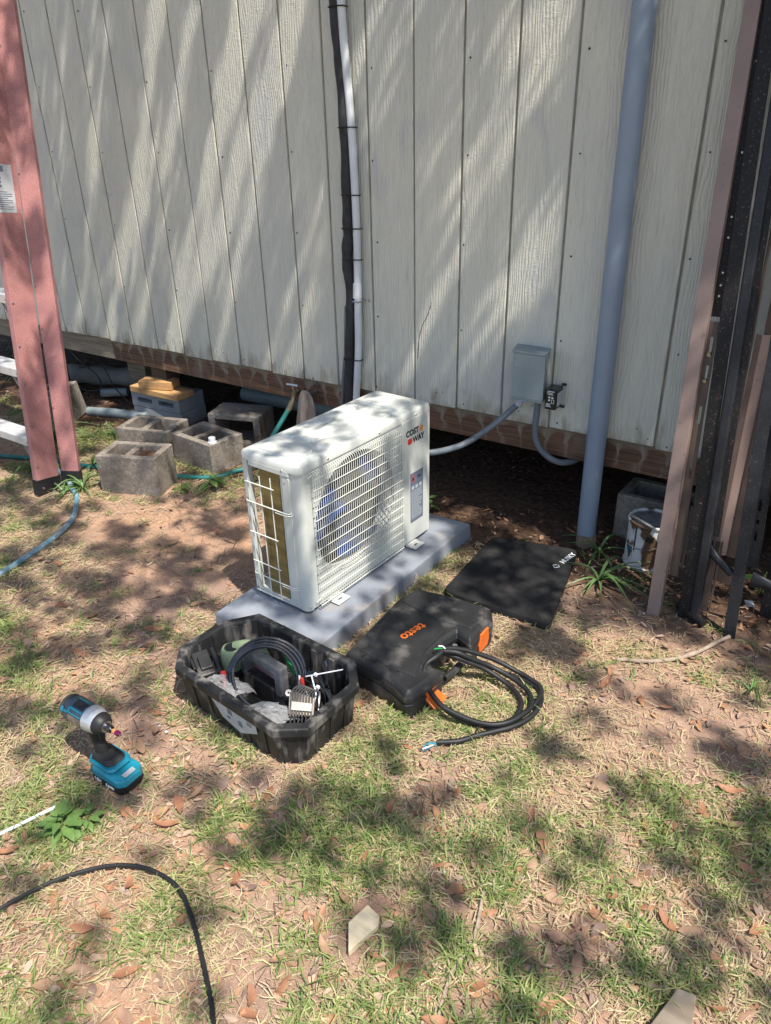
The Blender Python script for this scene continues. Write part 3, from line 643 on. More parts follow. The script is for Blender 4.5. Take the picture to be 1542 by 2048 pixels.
mb.build('arrow_emblem', MC['embossed_grey'], dis)
mb = MB(); mb.tube([(2.966, -.085, .556), (2.966, -.094, .556), (2.978, -.097, .556), (2.988, -.094, .556), (2.988, -.085, .556)], .002, 6); mb.build('hasp', M_STEEL, dis, smooth=True)
sp_ = empty('surge_protector', (3.08, -.06, .58), 'small black surge protector with white print beside the grey electrical box', 'electrical box')
mb = MB(); mb.prism(rrect(.044, .066, .005, 2, 3.079, -.047), .535, .612); mb.build('housing', mat('gloss_black', (.012, .012, .014), rough=.25), sp_, bevel=.003)
MB().bb((3.1025, -.070, .548), (3.1045, -.022, .600)).build('clear_window', M_GRPR, sp_)
mb = MB(); mb.bb((3.094, -.016, .613), (3.110, -.006, .620)); mb.bb((3.094, -.016, .527), (3.110, -.006, .534)); mb.build('mounting_tab', M_BLACK, sp_)
mb = MB()
yq = -.0806
for i, (z, a, b) in enumerate(((.604, 3.066, 3.094), (.598, 3.066, 3.088), (.592, 3.068, 3.090), (.556, 3.064, 3.082), (.551, 3.064, 3.080), (.546, 3.064, 3.084))): mb.bb((a, yq, z), (b, yq+.0005, z+.0022))
for (a, z) in ((3.072, .582), (3.084, .582), (3.072, .571)): mb.bb((a, yq, z-.003), (a+.007, yq+.0005, z+.003))
mb.grid([3.084, 3.0855, 3.0935, 3.095], [.560, .5615, .574, .5755], {(1, 1)}, 0, .0005, Matrix(((1, 0, 0, 0), (0, 0, -1, yq+.0005), (0, 1, 0, 0), (0, 0, 0, 1))))
tag(mb.build('label_print', M_WHPR, sp_), kind='stuff')
cn = empty('flexible_conduit', (2.74, -.3, .39), 'grey flexible conduit arching from the air conditioner to the disconnect box', 'conduit')
corrugated('tubing', [(2.700, -.392, .40), (2.738, -.345, .385), (2.775, -.235, .375), (2.815, -.165, .395), (2.865, -.10, .44), (2.915, -.068, .495), (2.948, -.060, .530)], .0115, cn)
mb = MB(); mb.cyl((2.944, -.061, .524), (2.958, -.059, .550), .0155, n=8); mb.build('fitting', mat('pale_nylon', (.42, .40, .46), rough=.4), cn, bevel=.001)
cn2 = empty('flexible_conduit', (3.03, -.05, .4), 'grey flexible conduit looping from under the disconnect box back beneath the shed', 'conduit')
corrugated('tubing', [(3.018, -.045, .552), (3.017, -.046, .50), (3.015, -.046, .44), (3.022, -.044, .385), (3.050, -.042, .347), (3.095, -.034, .318), (3.130, .0, .303), (3.16, .08, .30), (3.18, .2, .32)], .0115, cn2)

# spigot, rag, hoses
sg = empty('garden_tap', (1.80, -.04, .36), 'worn brass garden tap under the rim board with a hose screwed on', 'tap')
mb = MB(); mb.tube([(1.80, .016, .372), (1.80, -.03, .372), (1.803, -.055, .360), (1.806, -.07, .335)], .011, 10); mb.lathe([(.017, 0), (.017, .018)], 10, Matrix.Translation((1.802, -.045, .362))); mb.build('valve_body', M_BRASS, sg, smooth=True)
mb = MB(); mb.cyl((1.80, -.045, .38), (1.795, -.05, .41), .006); mb.tube([(1.765, -.055, .412), (1.795, -.05, .412), (1.825, -.045, .410)], .006, 8); mb.build('tap_handle', M_STEEL, sg, smooth=True)
mb = MB(); mb.tube([(1.806, -.07, .337), (1.800, -.085, .312), (1.796, -.095, .300)], [.015, .015, .013], 12); mb.build('hose_coupling', M_BRASS, sg, smooth=True)
n_ = 28; lp = []
for (t, r) in ((0, .010), (.04, .020), (.15, .030), (.4, .038), (.7, .045), (.95, .050), (1, .048)):
    z = .402-.19*t; lp.append([(1.880+(r*(1+.22*math.sin(5*2*math.pi*k/n_+t*2)+.12*math.sin(9*2*math.pi*k/n_)))*math.cos(2*math.pi*k/n_), -.065+(r*.75*(1+.25*math.cos(4*2*math.pi*k/n_)))*math.sin(2*math.pi*k/n_), z+.01*t*math.sin(3*2*math.pi*k/n_)) for k in range(n_)])
mb = MB(); mb.loft(lp, True, False); tag(mb.build('rag', M_RAG, smooth=True), 'dirty beige rag draped over the pipe stub beside the garden tap', 'rag')
mb = MB(); mb.cyl((1.88, .016, .375), (1.88, -.075, .378), .009, n=10); tag(mb.build('pipe_stub', M_GREYST), 'short metal pipe stub under the rim board holding up the rag', 'pipe')
hs = smoothpath([(1.796, -.095, .302), (1.785, -.13, .26), (1.76, -.18, .19), (1.70, -.20, .09), (1.64, -.23, .025), (1.60, -.30, .018), (1.575, -.38, .016), (1.48, -.445, .016), (1.30, -.515, .016), (1.10, -.575, .016), (.85, -.655, .016), (.58, -.726, .016), (.40, -.79, .016), (.0, -.86, .016), (-.6, -.8, .016), (-1.2, -1.1, .016)], 7)
tag(MB().tube(hs, .0115, 10).build('garden_hose', M_HOSE1, smooth=True), 'dark green garden hose running from the tap past the concrete blocks', 'hose')
hs = smoothpath([(.80, -.73, .014), (.95, -.77, .014), (1.091, -.835, .014), (1.17, -.87, .014), (1.235, -.92, .014), (1.32, -.99, .014), (1.380, -1.07, .014), (1.428, -1.17, .014), (1.465, -1.30, .014), (1.495, -1.44, .014), (1.51, -1.7, .014), (1.45, -2.1, .014)], 7)
tag(MB().tube(hs, .0118, 10).build('garden_hose', M_HOSE2, smooth=True), 'sun-faded blue garden hose curving out from the foot of the red ladder', 'hose')

# ------------------------------------------------------------ concrete blocks, pier, things under the shed
def cmu(L, Wb, H, label, T, m=M_CMU, cores=2, name='concrete_block', group='concrete blocks beside the shed', thick=.03):
    """block with cores; cores run along local z; origin at the near left bottom corner"""
    e = empty(name, None, label, 'concrete block', M=T, group=group)
    t = thick; xs = [0, t, L-t, L] if cores == 1 else [0, t, L/2-t/2, L/2+t/2, L-t, L]; hl = {(1, 1)} if cores == 1 else {(1, 1), (3, 1)}
    mb = MB(); mb.grid(xs, [0, t, Wb-t, Wb], hl, 0, H); mb.build('block', m, e, bevel=.0035, seg=2, local=True); return e
def flat(x, y, z, ang): return Matrix.Translation((x, y, z)) @ Matrix.Rotation(ang, 4, 'Z')
cmu(.290, .185, .188, 'rough grey concrete block standing nearest the camera, left of the air conditioner', flat(1.214, -.766, -.002, math.atan2(.114, .27)), thick=.032)
mb = MB(); e = bpy.data.objects['concrete_block']; mb.box((.205, .092, .075), (.10, .115, .178)); mb.build('packed_sand', M_GROUND, e, local=True)
cmu(.297, .205, .156, 'concrete block with a milky bottle cap lying on its top edge', flat(1.222, -.334, -.004, math.atan2(-.024, .297)), thick=.034)
cmu(.297, .205, .154, 'low concrete block sunk behind the front block, left of the one with the cap', flat(.918, -.430, -.004, math.atan2(.089, .285)), thick=.03)
e = cmu(.185, .155, .297, 'concrete block lying on its side with its hollow facing out beneath the shed edge', flat(1.235, -.098, 0, math.atan2(.10, .286)) @ Matrix(((1, 0, 0, 0), (0, 0, -1, .19), (0, 1, 0, 0), (0, 0, 0, 1))) @ Matrix.Diagonal((1.55, 1.15, .62, 1)), cores=1, thick=.024)
cmu(.24, .19, .19, 'tilted concrete block half hidden behind the red ladder foot', Matrix.Translation((.339, -.33, -.004)) @ Matrix.Rotation(math.atan2(.214, -.102), 4, 'Z') @ Matrix.Rotation(R(-7), 4, 'X') @ Matrix.Rotation(R(-5), 4, 'Y'), m=M_CMU)
cmu(.39, .19, .188, 'concrete block under the rim board behind the paint can', flat(3.325, .082, -.002, R(-2)))
cmu(.36, .20, .083, 'lower grey half-height block of the pier under the shed', flat(.554, -.030, -.002, R(6)), m=M_CMU2, group='stacked pier blocks')
e = empty('concrete_block', None, 'upper grey slotted block of the pier under the shed', 'concrete block', M=flat(.550, -.030, .083, R(5)), group='stacked pier blocks')
mb = MB(); mb.grid([0, .045, .155, .205, .315, .36], [0, .028, .056, .085], {(1, 1), (3, 1)}, -.05, 0, Matrix(((1, 0, 0, 0), (0, 0, -1, 0), (0, 1, 0, 0), (0, 0, 0, 1)))); mb.bb((0, .05, 0), (.36, .2, .085)); mb.build('block', M_CMU2, e, bevel=.003, local=True)
T = flat(.562, -.040, .169, R(2)); mb = MB(); mb.add([T @ V(p) for p in ((0, 0, 0), (.37, .0, 0), (.37, .13, 0), (0, .15, 0), (0, 0, .034), (.37, .0, .03), (.37, .13, .03), (0, .15, .034))], [(3, 2, 1, 0), (4, 5, 6, 7), (0, 1, 5, 4), (1, 2, 6, 5), (2, 3, 7, 6), (3, 0, 4, 7)])
tag(mb.build('lumber_offcut', M_WOODY, bevel=.002), 'yellow lumber offcut lying flat on top of the grey pier blocks', 'lumber', 'yellow lumber shims on the pier')
mb = MB(); mb.box((.735, .03, .226), (.20, .10, .044), R(20)); tag(mb.build('lumber_offcut', M_WOODY, bevel=.002), 'small yellow lumber shim stacked on the larger offcut under the rim board', 'lumber', 'yellow lumber shims on the pier')
mb = MB(); mb.box((.72, .10, .275), (.12, .10, .08)); tag(mb.build('wood_post', M_WOODD), 'dark wooden spacer between the pier shims and the shed floor', 'post')
mb = MB(); mb.box((.29, .28, .19), (.16, .10, .25)); tag(mb.build('wood_post', M_WOODG), 'weathered timber post stub under the shed left of the pier', 'post')
cap = empty('bottle_cap', (1.50, -.29, .152), 'milky plastic bottle cap standing on a concrete block', 'cap')
mb = MB(); mb.lathe([(.021, 0), (.021, .006), (.017, .008), (.017, .026), (.015, .028), (.0, .028)], 18, Matrix.Translation((1.497, -.318, .152)), caps=True); mb.build('cap', M_CLEARCAP, cap, smooth=True)
q = smoothpath([(-.62, .16, .05), (-.40, .20, .06), (-.2, .27, .062), (.02, .36, .06), (.2, .5, .055)], 5); tag(MB().tube(q, [.062+.006*math.sin(i*1.3) for i in range(len(q))], 12).build('log', M_LOG, smooth=True), 'pale weathered log lying on the ground under the left of the shed', 'log')
pv = empty('pvc_pipe_end', (.11, .09, .04), 'open end of a grey plastic pipe poking out of the dark soil under the shed', 'pipe')
T = Matrix.Translation((.105, .085, .045)) @ V((.8, .55, .02)).to_track_quat('Z', 'Y').to_matrix().to_4x4()
mb = MB(); mb.lathe([(.019, .0), (.026, .0), (.026, .16), (.019, .16)], 18, T, caps=False); mb.lathe([(.0191, .0), (.0191, .15), (0, .15)], 18, T, caps=False); mb.build('pipe', M_BOX, pv, smooth=True)
tag(MB().tube([(.26, -.13, .022), (.42, -.08, .026), (.66, -.03, .03)], .027, 14).build('plastic_pipe', M_BOX, smooth=True), 'short white plastic pipe lying half buried in front of the pier', 'pipe')
dp = empty('drain_pipe', (1.1, .32, .1), 'light grey drain pipe with a riser hanging under the shed floor', 'pipe')
MB().tube([(1.0, .42, .10), (1.75, .46, .10)], .045, 16).build('pipe', M_BOX, dp, smooth=True); MB().tube([(1.28, .44, .14), (1.28, .44, .45)], .024, 14).build('riser', M_BOX, dp, smooth=True); MB().tube([(1.28, .44, .19), (1.28, .44, .24)], .031, 14).build('collar', M_BOX, dp, smooth=True)
tag(MB().prism([(-.30, -.02), (-.12, -.06), (-.09, .02), (-.26, .08)], .0, .30).build('plastic_bin', M_BARBLU, bevel=.006), 'dark plastic panel standing behind the red ladder under the rim board', 'panel')
for p, lb in (([(-.05, .02, .32), (.05, .03, .24), (.15, .05, .17), (.15, .05, .09), (.02, .04, .06), (-.08, .04, .08), (-.12, .02, .02)], 'black wire dangling in a loop under the left of the rim board'), ([(.16, .06, .32), (.20, .08, .2), (.26, .08, .10), (.42, .06, .04), (.55, .08, .02)], 'black wire drooping from the rim board toward the pier'), ([(-.1, .1, .17), (.1, .2, .2), (.4, .3, .19), (.8, .4, .18)], 'thin dark wire strung sideways beneath the shed floor')):
    tag(MB().tube(smoothpath(p, 6), .004, 6).build('wire', M_BLACK, smooth=True), lb, 'wire', 'wires under the shed')

# ------------------------------------------------------------ stepladder
lean = V((-.031, .124, 1)).normalized()
lad = empty('stepladder', (1.0, -.85, 0), 'red fibreglass stepladder with aluminium treads standing at the left edge', 'ladder')
def chan(w_, fl_, t): return [(0, 0), (w_, 0), (w_, -fl_), (w_-t, -fl_), (w_-t, -t), (t, -t), (t, -fl_), (0, -fl_)]
def along(p, s): return V(p)+lean*s
r0, r1 = V((1.000, -.950, .0)), V((1.000, -.836, .0))
ud = V((0, 1, 0))
MB().extrude([(0, 0), (.110, 0), (.110, .034), (.106, .034), (.106, .004), (.004, .004), (.004, .034), (0, .034)], along(r0, .05), along(r0, 2.4), ud).build('front_rail', M_FRP, lad, bevel=.0012)
u2 = V((.80, .60, 0)).normalized(); q0 = V((.998, -.822, 0))
lean2 = V((-.029, .112, 1)).normalized()
MB().extrude([(0, 0), (.080, 0), (.080, .030), (.076, .030), (.076, .004), (.004, .004), (.004, .030), (0, .030)], q0+lean2*.05, q0+lean2*2.4, u2).build('rear_rail', M_FRP, lad, bevel=.0012)
MB().extrude([(-.004, -.003), (.116, -.003), (.116, .036), (-.004, .036)], along(r0, -.004), along(r0, .078), ud).build('foot', M_BLACK, lad, bevel=.003)
MB().extrude([(-.004, -.003), (.084, -.003), (.084, .032), (-.004, .032)], q0+lean2*-.004, q0+lean2*.078, u2).build('foot', M_BLACK, lad, bevel=.003)
for (o_, uu, nn, L, ll) in ((r0, ud, V((1, 0, 0)), lean, (.025, .085)), (q0, u2, V((.6, -.8, 0)), lean2, (.02, .06))):
    for s in ll:
        p = o_+uu*s+L*.032+nn*.003; MB().cyl(p, p+nn*.0035, .0062, .005, 10).build('rivet', M_STEEL, lad, smooth=True)
for s in (.14, .33, .52, .68, .86, 1.05, 1.3, 1.6, 1.75):
    p = along(r0, s)+ud*.010+V((.0005, 0, 0)); MB().cyl(p, p+V((.003, 0, 0)), .0048, .0035, 8).build('rivet', M_GREYST, lad, smooth=True)
    p = q0+lean2*(s+.05)+u2*.006+V((.0003, -.0004, 0)); MB().cyl(p, p+V((.0018, -.0024, 0)), .004, .003, 8).build('rivet', M_GREYST, lad, smooth=True)
for z in (.262, .572, .882, 1.19, 1.50, 1.81):
    c = along(r0, z/lean.z); a = c+V((-.006, .004, 0))
    mb = MB(); y0, y1 = a.y, a.y+.094
    mb.bb((a.x-.50, y0, z-.003), (a.x, y1, z)); mb.bb((a.x-.50, y0, z-.036), (a.x, y0+.003, z-.0032)); mb.bb((a.x-.50, y1-.003, z-.036), (a.x, y1, z-.0032))
    st = mb.build('tread', M_ALU, lad, bevel=.0012)
    mb = MB()
    for i in range(7): yy = y0+.012+i*.012; mb.bb((a.x-.495, yy, z), (a.x-.03, yy+.003, z+.0012))
    mb.build('tread_ribs', M_ALU, st)
    for dx in (-.035, -.46): p = V((a.x+dx, y0, z-.018)); MB().cyl(p, p+V((0, -.004, 0)), .005, .004, 8).build('rivet', M_GREYST, st, smooth=True)
    MB().extrude([(-.006, -.0015), (.006, -.0015), (.006, .0015), (-.006, .0015)], (a.x-.115, y0+.02, z-.03), (a.x-.012, y0+.02, z-.165), (0, 1, 0)).build('brace', M_ALU, st)
o_ = r0+V((-.53, 0, 0))
MB().extrude([(0, 0), (.110, 0), (.110, -.034), (.106, -.034), (.106, -.004), (.004, -.004), (.004, -.034), (0, -.034)], along(o_, .0), along(o_, 2.4), ud).build('front_rail', M_FRP, lad, bevel=.0012)
# warning sticker
sx = .0045
c = along(r0, 1.30)
sm = MB().extrude([(.004, -.0011), (.086, -.0011), (.086, -.0004), (.004, -.0004)], along(r0, 1.215), along(r0, 1.395), ud).build('warning_sticker', M_PAPER, lad)
mb = MB()
for i in range(9):
    mb.extrude([(.010, -.0017), (.074-.02*(i % 3 == 2), -.0017), (.074-.02*(i % 3 == 2), -.0012), (.010, -.0012)], along(r0, 1.228+i*.008), along(r0, 1.2305+i*.008), ud)
mb.extrude([(.008, -.0017), (.05, -.0017), (.05, -.0012), (.008, -.0012)], along(r0, 1.368), along(r0, 1.390), ud)
for a in (1.31, 1.325, 1.34): mb.extrude([(.02, -.0017), (.035, -.0017), (.035, -.0012), (.02, -.0012)], along(r0, a), along(r0, a+.009), ud)
tag(mb.build('sticker_print', M_LABEL, sm), kind='stuff')

# ------------------------------------------------------------ steel rails leaning on the wall
GR_R = 'steel rails leaning against the shed wall'
def sl(yb, dx): return V((dx, (-.045-yb)/2.15, 1))
def ry(b, z, d): return V(b)+d*(z-b[2])
Lp = lambda w_, d, t: [(0, 0), (w_, 0), (w_, t), (t, t), (t, d), (0, d)]
def rail(b, ztop, prof, m, label, d):
    e = empty('steel_rail', b, label, 'steel rail', group=GR_R); MB().extrude(prof, b, ry(b, ztop, d), (1, 0, 0)).build('rail', m, e, bevel=.0012); return e
def frame(b, d):
    w_ = d.normalized(); uu = V((1, 0, 0)); uu = (uu-w_*uu.dot(w_)).normalized(); vv = w_.cross(uu)
    return Matrix(((uu.x, w_.x, vv.x, b[0]), (uu.y, w_.y, vv.y, b[1]), (uu.z, w_.z, vv.z, b[2]), (0, 0, 0, 1)))
rail((3.605, -.384, -.01), 2.3, [(0, 0), (.041, 0), (.041, .036), (.038, .036), (.038, .003), (.003, .003), (.003, .036), (0, .036)], M_BROWN, 'pinkish-brown steel channel, leftmost of the bars leaning on the wall', sl(-.384, -.041))
dB = sl(-.33, -.044); b = V((3.641, -.308, .125)); TT = frame(b, dB)
e = empty('steel_rail', b, 'short slotted brown steel angle with two bolts, beside the pinkish channel', 'steel rail', group=GR_R)
ys = [0, .34, .375, .52, .575, .66, .70, .725, .785, .83]; hl = {(1, 1), (1, 3), (1, 5), (1, 7)}
MB().grid([0, .011, .019, .028], ys, hl, 0, .003, TT).build('slotted_face', M_DBROWN, e)
MB().grid([-.003, -.0002], [0, .83], set(), -.001, .030, TT).build('flange', M_BROWN, e)
for yy in (.655, .735):
    c = TT @ V((.014, yy, 0)); MB().cyl(c, c+V((0, -.006, -.001)), .0085, .006, 10).build('bolt', M_STEEL, e, smooth=True)
eb = rail(ry((3.640, -.304, .125), .96, dB), 2.2, [(0, 0), (.036, 0), (.036, .003), (.003, .003), (.003, .03), (0, .03)], M_BARBLK, 'black rail with a column of small rivet holes above the slotted brown angle', dB)
mb = MB()
for z in (1.02, 1.05, 1.085, 1.18, 1.235, 1.40, 1.62):
    c = ry((3.640, -.304, .125), z, dB)+V((.016, 0, 0)); mb.cyl(c, c+V((0, -.0012, -.0003)), .0032, n=8)
mb.build('rivets', M_WHPR, eb)
rail((3.698, -.342, -.01), 2.3, Lp(.040, .03, .003), M_BARBLK, 'flat black steel rail just right of the slotted brown angle', sl(-.342, -.066))
rail((3.735, -.356, -.01), 2.25, rrect(.032, .024, .008, 4, .016, .012), M_BARBLU, 'blue-black rounded steel bar speckled with rust and dried mud near its foot', sl(-.356, -.059))
rail((3.722, -.300, .30), 2.2, Lp(.046, .02, .003), M_BARBLK, 'narrow black steel rail behind the rounded blue-black bar', sl(-.356, -.062))
rail((3.748, -.240, .09), 2.2, [(0, 0), (.005, 0), (.005, .03), (0, .03)], M_DBROWN, 'thin brown steel strip seen edge-on between the dark bars', sl(-.28, -.036))
dE = sl(-.2, -.016)
rail((3.742, -.187, .18), .91, [(0, .0), (.018, -.004), (.052, .010), (.052, .013), (.018, -.001), (0, .003)], M_BROWN, 'wide ridged reddish-brown rail ending above the ground, behind the dark bars', dE)
rail((3.750, -.130, .9), 2.2, Lp(.080, .03, .003), M_DBROWN, 'dark reddish steel rail rising behind the ridged brown one', sl(-.2, -.02))
b = V((3.782, -.180, .18)); e = empty('steel_rail', b, 'narrow slotted brown steel rail beside the ridged one', 'steel rail', group=GR_R)
MB().grid([.006, .015, .021, .032], [0, .30, .36, .47, .53, .60, .62, .68, .75], {(1, 1), (1, 3), (1, 5)}, -.004, -.001, frame(b, dE)).build('slotted_face', M_DBROWN, e)
rail((3.849, -.369, -.01), 2.25, Lp(.036, .034, .003), M_BARBLU, 'dark blue-grey steel angle standing nearest the camera, its foot caked with mud', sl(-.369, -.072))
rail((3.815, -.095, .35), 2.2, Lp(.060, .02, .003), M_BARBLK, 'wide black steel rail added to darken the gap behind the nearest angle', sl(-.14, -.030))  # black filler added so the gap between the bars reads as dark
b = V((3.852, -.190, .17)); dG = sl(-.2, -.078); T3 = frame(b, dG)
e = empty('steel_rail', b, 'black slotted rail, rightmost of the leaning bars in view', 'steel rail', group=GR_R)
MB().grid([0, .010, .019, .032], [0, .09, .125, .15, .165, .195, .235, 1.0, 1.05, 2.0], {(1, 1), (1, 3), (1, 5), (1, 7)}, 0, .003, T3).build('slotted_face', M_BARBLU, e)
MB().grid([.0322, .0352], [0, 2.0], set(), 0, .03, T3).build('flange', M_BARBLK, e)
rail((3.925, -.20, .0), 2.2, Lp(.05, .03, .003), M_BARBLK, 'black steel angle at the far right edge behind the slotted rail', sl(-.2, -.05))
# pinkish lath, brackets, flared tube ends
tag(MB().extrude([(0, 0), (.010, 0), (.010, .004), (0, .004)], (3.664, -.272, .14), (3.655, -.236, .355), (1, 0, 0)).build('metal_strip', M_BROWN), 'short narrow reddish metal strip between the brown angle and black rail', 'strip')
def flared(p0, p1, label, w0=.055, n=14):
    p0, p1 = V(p0), V(p1); d = (p1-p0); L = d.length; e = empty('bed_frame_tube', p0, label, 'metal tube'); lo = []; w = d.normalized(); up = V((0, 0, 1)); s = w.cross(up).normalized(); up = s.cross(w)
    for t in (0, .12, .3, .5, .75, 1):
        k = 1-min(1, t/.5); a, b_ = .0125+.016*k, .0125-.008*k
        lo.append([p0+d*t+up*(a*math.sin(2*math.pi*i/n))+s*(b_*math.cos(2*math.pi*i/n)) for i in range(n)])
    MB().loft(lo, False, False).build('tube', M_BARBLU, e, smooth=True); MB().loft([[p0+d*t+up*(q*a*math.sin(2*math.pi*i/n))+s*(q*b_*math.cos(2*math.pi*i/n)) for i in range(n)] for t, a, b_, q in ((.995, .0125, .0125, 1.0), (1.0, .0125, .0125, 1.0), (1.0, .0125, .0125, .72), (.6, .0125, .0125, .72))], False, False).build('tube_mouth', M_GREYST, e, smooth=True)
flared((3.715, -.28, .262), (3.830, -.325, .200), 'short dark metal tube with a flattened end sticking out between the rails')
flared((3.885, -.30, .185), (4.02, -.30, .180), 'dark flattened metal tube at the right edge, below the other tube end')
mb = MB(); mb.bb((3.630, -.262, .090), (3.700, -.258, .135)); mb.bb((3.630, -.262, .1352), (3.700, -.225, .139)); mb.cyl((3.655, -.262, .113), (3.655, -.266, .113), .008, n=10); tag(mb.build('bracket', M_DBROWN), 'brown steel cross bracket joining the slotted angle and black rail low down', 'bracket')
mb = MB(); mb.bb((3.765, -.215, .095), (3.850, -.211, .160)); tag(mb.build('bracket', M_DBROWN), 'dark steel cross plate between the rails below the flared tube', 'bracket')
mb = MB(); mb.extrude([(0, 0), (.028, 0), (.028, .003), (0, .003)], (3.745, -.262, -.01), (3.735, -.212, .24), (1, 0, 0)); mb.extrude([(0, 0), (.004, 0), (.004, .022), (0, .022)], (3.776, -.262, -.01), (3.766, -.212, .24), (1, 0, 0)); tag(mb.build('steel_foot_post', M_DBROWN), 'short dark brown steel channel post standing in the soil among the rails', 'steel post')
tag(MB().tube([(3.690, -.295, .014), (3.735, -.335, .016), (3.785, -.365, .014)], [.017, .019, .013], 12).build('dirty_tube', M_BARBLK, smooth=True), 'mud-caked dark tube end lying on the soil at the feet of the rails', 'metal tube')
tag(MB().box((3.885, -.15, .006), (.026, .035, .004), R(25)).build('foil_scrap', M_PAPER), 'small pale plastic scrap on the soil right of the steel rails', 'scrap')
mb = MB(); mb.box((3.98, .16, .20), (.10, .03, .16), R(5)); tag(mb.build('lumber_offcut', M_WOODP), 'pale board end standing under the shed at the far right edge', 'lumber')

# ------------------------------------------------------------ paint can
cx_, cy_ = 3.500, -.052
can = empty('paint_can', (cx_, cy_, 0), 'dented paint tin crusted with white and brown paint, closed lid, by the steel rails', 'paint can')
T = Matrix.Translation((cx_, cy_, 0))
mb = MB(); mb.lathe([(.080, -.005), (.084, .0), (.084, .008), (.080, .012), (.080, .172), (.084, .176), (.085, .182), (.083, .186), (.078, .186), (.076, .178)], 36, T, caps=False); mb.build('body', M_CANP, can, smooth=True)
mb = MB(); mb.lathe([(.0762, .178), (.074, .175), (.070, .175), (.068, .179), (0, .180)], 36, T, caps=False); mb.build('lid', M_LID, can, smooth=True)
mb = MB(); q = []
for i in range(25):
    a = R(150+i*8.5); q.append((cx_+.086*math.cos(a), cy_+.086*math.sin(a), .145-.055*math.sin(math.pi*i/24)))
mb.tube(q, .0016, 6); hd = mb.build('wire_handle', M_GREYST, can, smooth=True)
for a in (150, 354): c = V((cx_+.080*math.cos(R(a)), cy_+.080*math.sin(R(a)), .145)); d_ = V((math.cos(R(a)), math.sin(R(a)), 0)); MB().cyl(c, c+d_*.007, .010, .007, 10).build('handle_lug', M_CANP, can, smooth=True)
for (a, z, hh, wd, m_) in ((285, .135, .02, .028, M_BLACK), (232, .075, .026, .020, M_DTEAL), (247, .13, .11, .006, M_DARKIN)):
    t0 = R(a); n2 = 5; vs = []
    for r_ in (.0806, .0815):
        for zz in (z-hh/2, z+hh/2):
            for i in range(n2): aa = t0+(i/(n2-1)-.5)*wd/.08; vs.append((cx_+r_*math.cos(aa), cy_+r_*math.sin(aa), zz+.003*math.sin(i*2)))
    fs = [(i, i+1, i+1+n2, i+n2) for i in range(n2-1)]+[(2*n2+i, 2*n2+i+1, 3*n2+i+1, 3*n2+i) for i in range(n2-1)]
    mb = MB(); mb.add(vs, fs); mb.build('paint_drip', m_, can)

# ------------------------------------------------------------ kneeling mat
mt = empty('kneeling_mat', (3.15, -.42, 0), 'black foam kneeling mat lying flat beside the grey pad', 'kneeling mat')
cs = [(2.966, -.684), (3.372, -.690), (3.268, -.151), (2.945, -.232)]
cs = [(2.972, -.672), (3.372, -.660), (3.270, -.150), (2.945, -.225)]
def off(P, d):
    """offset a counter-clockwise polygon inwards by d"""
    n = len(P); ar = sum(P[i][0]*P[(i+1) % n][1]-P[(i+1) % n][0]*P[i][1] for i in range(n)); sg = 1 if ar > 0 else -1; out = []
    for i in range(n):
        a, b, c = V(P[i-1]), V(P[i]), V(P[(i+1) % n]); u, v = (b-a).normalized(), (c-b).normalized()
        n1, n2 = V((-u.y, u.x))*sg, V((-v.y, v.x))*sg; k = 1+n1.dot(n2); out.append(tuple(b+(n1+n2)*(d/max(k, .35))))
    return out
def offz(P, z, d): return [(x, y, z) for x, y in off(P, d)]
def roundpoly(P, r, n=4):
    out = []
    for i in range(len(P)):
        a, b, c = V(P[i-1]), V(P[i]), V(P[(i+1) % len(P)]); u_, v_ = (a-b).normalized()*r, (c-b).normalized()*r
        for k in range(n+1): t = k/n; out.append(tuple((1-t)**2*(b+u_)+2*t*(1-t)*b+t*t*(b+v_)))
    return out
rp = roundpoly(cs, .035)
MB().loft([[(x, y, z) for x, y in inset(rp, s)] for z, s in ((.0, .985), (.004, 1.0), (.024, 1.0), (.029, .988))]).build('foam', M_MAT, mt, smooth=True)
text('HUSKY', .028, M_WHPR, (3.262, -.232, .0294), (.16, 1, 0), (-1, .16, 0), mt, bold=.0008)
mb = MB(); c = V((3.247, -.312, .0294))
for s in (1, -1): mb.extrude([(-.0025, 0), (.0025, 0), (.0025, .0012), (-.0025, .0012)], c+V((.012*s, .002, 0)), c+V((0, -.012, 0)), (0, 0, 1)); mb.extrude([(-.0025, 0), (.0025, 0), (.0025, .0012), (-.0025, .0012)], c+V((.012*s, .004, 0)), c+V((.002*s, .012, 0)), (0, 0, 1))
mb.build('emblem', M_WHPR, mt)

# ------------------------------------------------------------ hard tool case
case = empty('tool_case', (3.08, -1.0, 0), 'dusty black hard plastic case with orange latches lying next to the grey pad', 'tool case')
cp = [(2.945, -1.205), (2.922, -.89), (2.940, -.790), (3.09, -.765), (3.210, -.760), (3.245, -.820), (3.238, -.960), (3.182, -.940), (3.172, -.985), (3.168, -1.075), (3.198, -1.115), (3.234, -1.105), (3.230, -1.175), (3.214, -1.250), (3.196, -1.262), (3.135, -1.240), (3.10, -1.232), (3.0, -1.222)]
def loopz(pl, z, s=1.0): return [(x, y, z) for x, y in inset(pl, s)]
MB().loft([offz(cp, .0, .008), offz(cp, .008, .004), offz(cp, .056, .001)]).build('base_shell', M_PLASTIC, case, bevel=.004)
MB().loft([offz(cp, .0565, .005), offz(cp, .0605, .005)]).build('parting_seam', M_DARKIN, case)
lid = MB().loft([offz(cp, .061, .0), offz(cp, .078, .0), offz(cp, .092, .006), offz(cp, .101, .014)]).build('lid', M_PLASTIC, case, bevel=.004)
topz = .1012
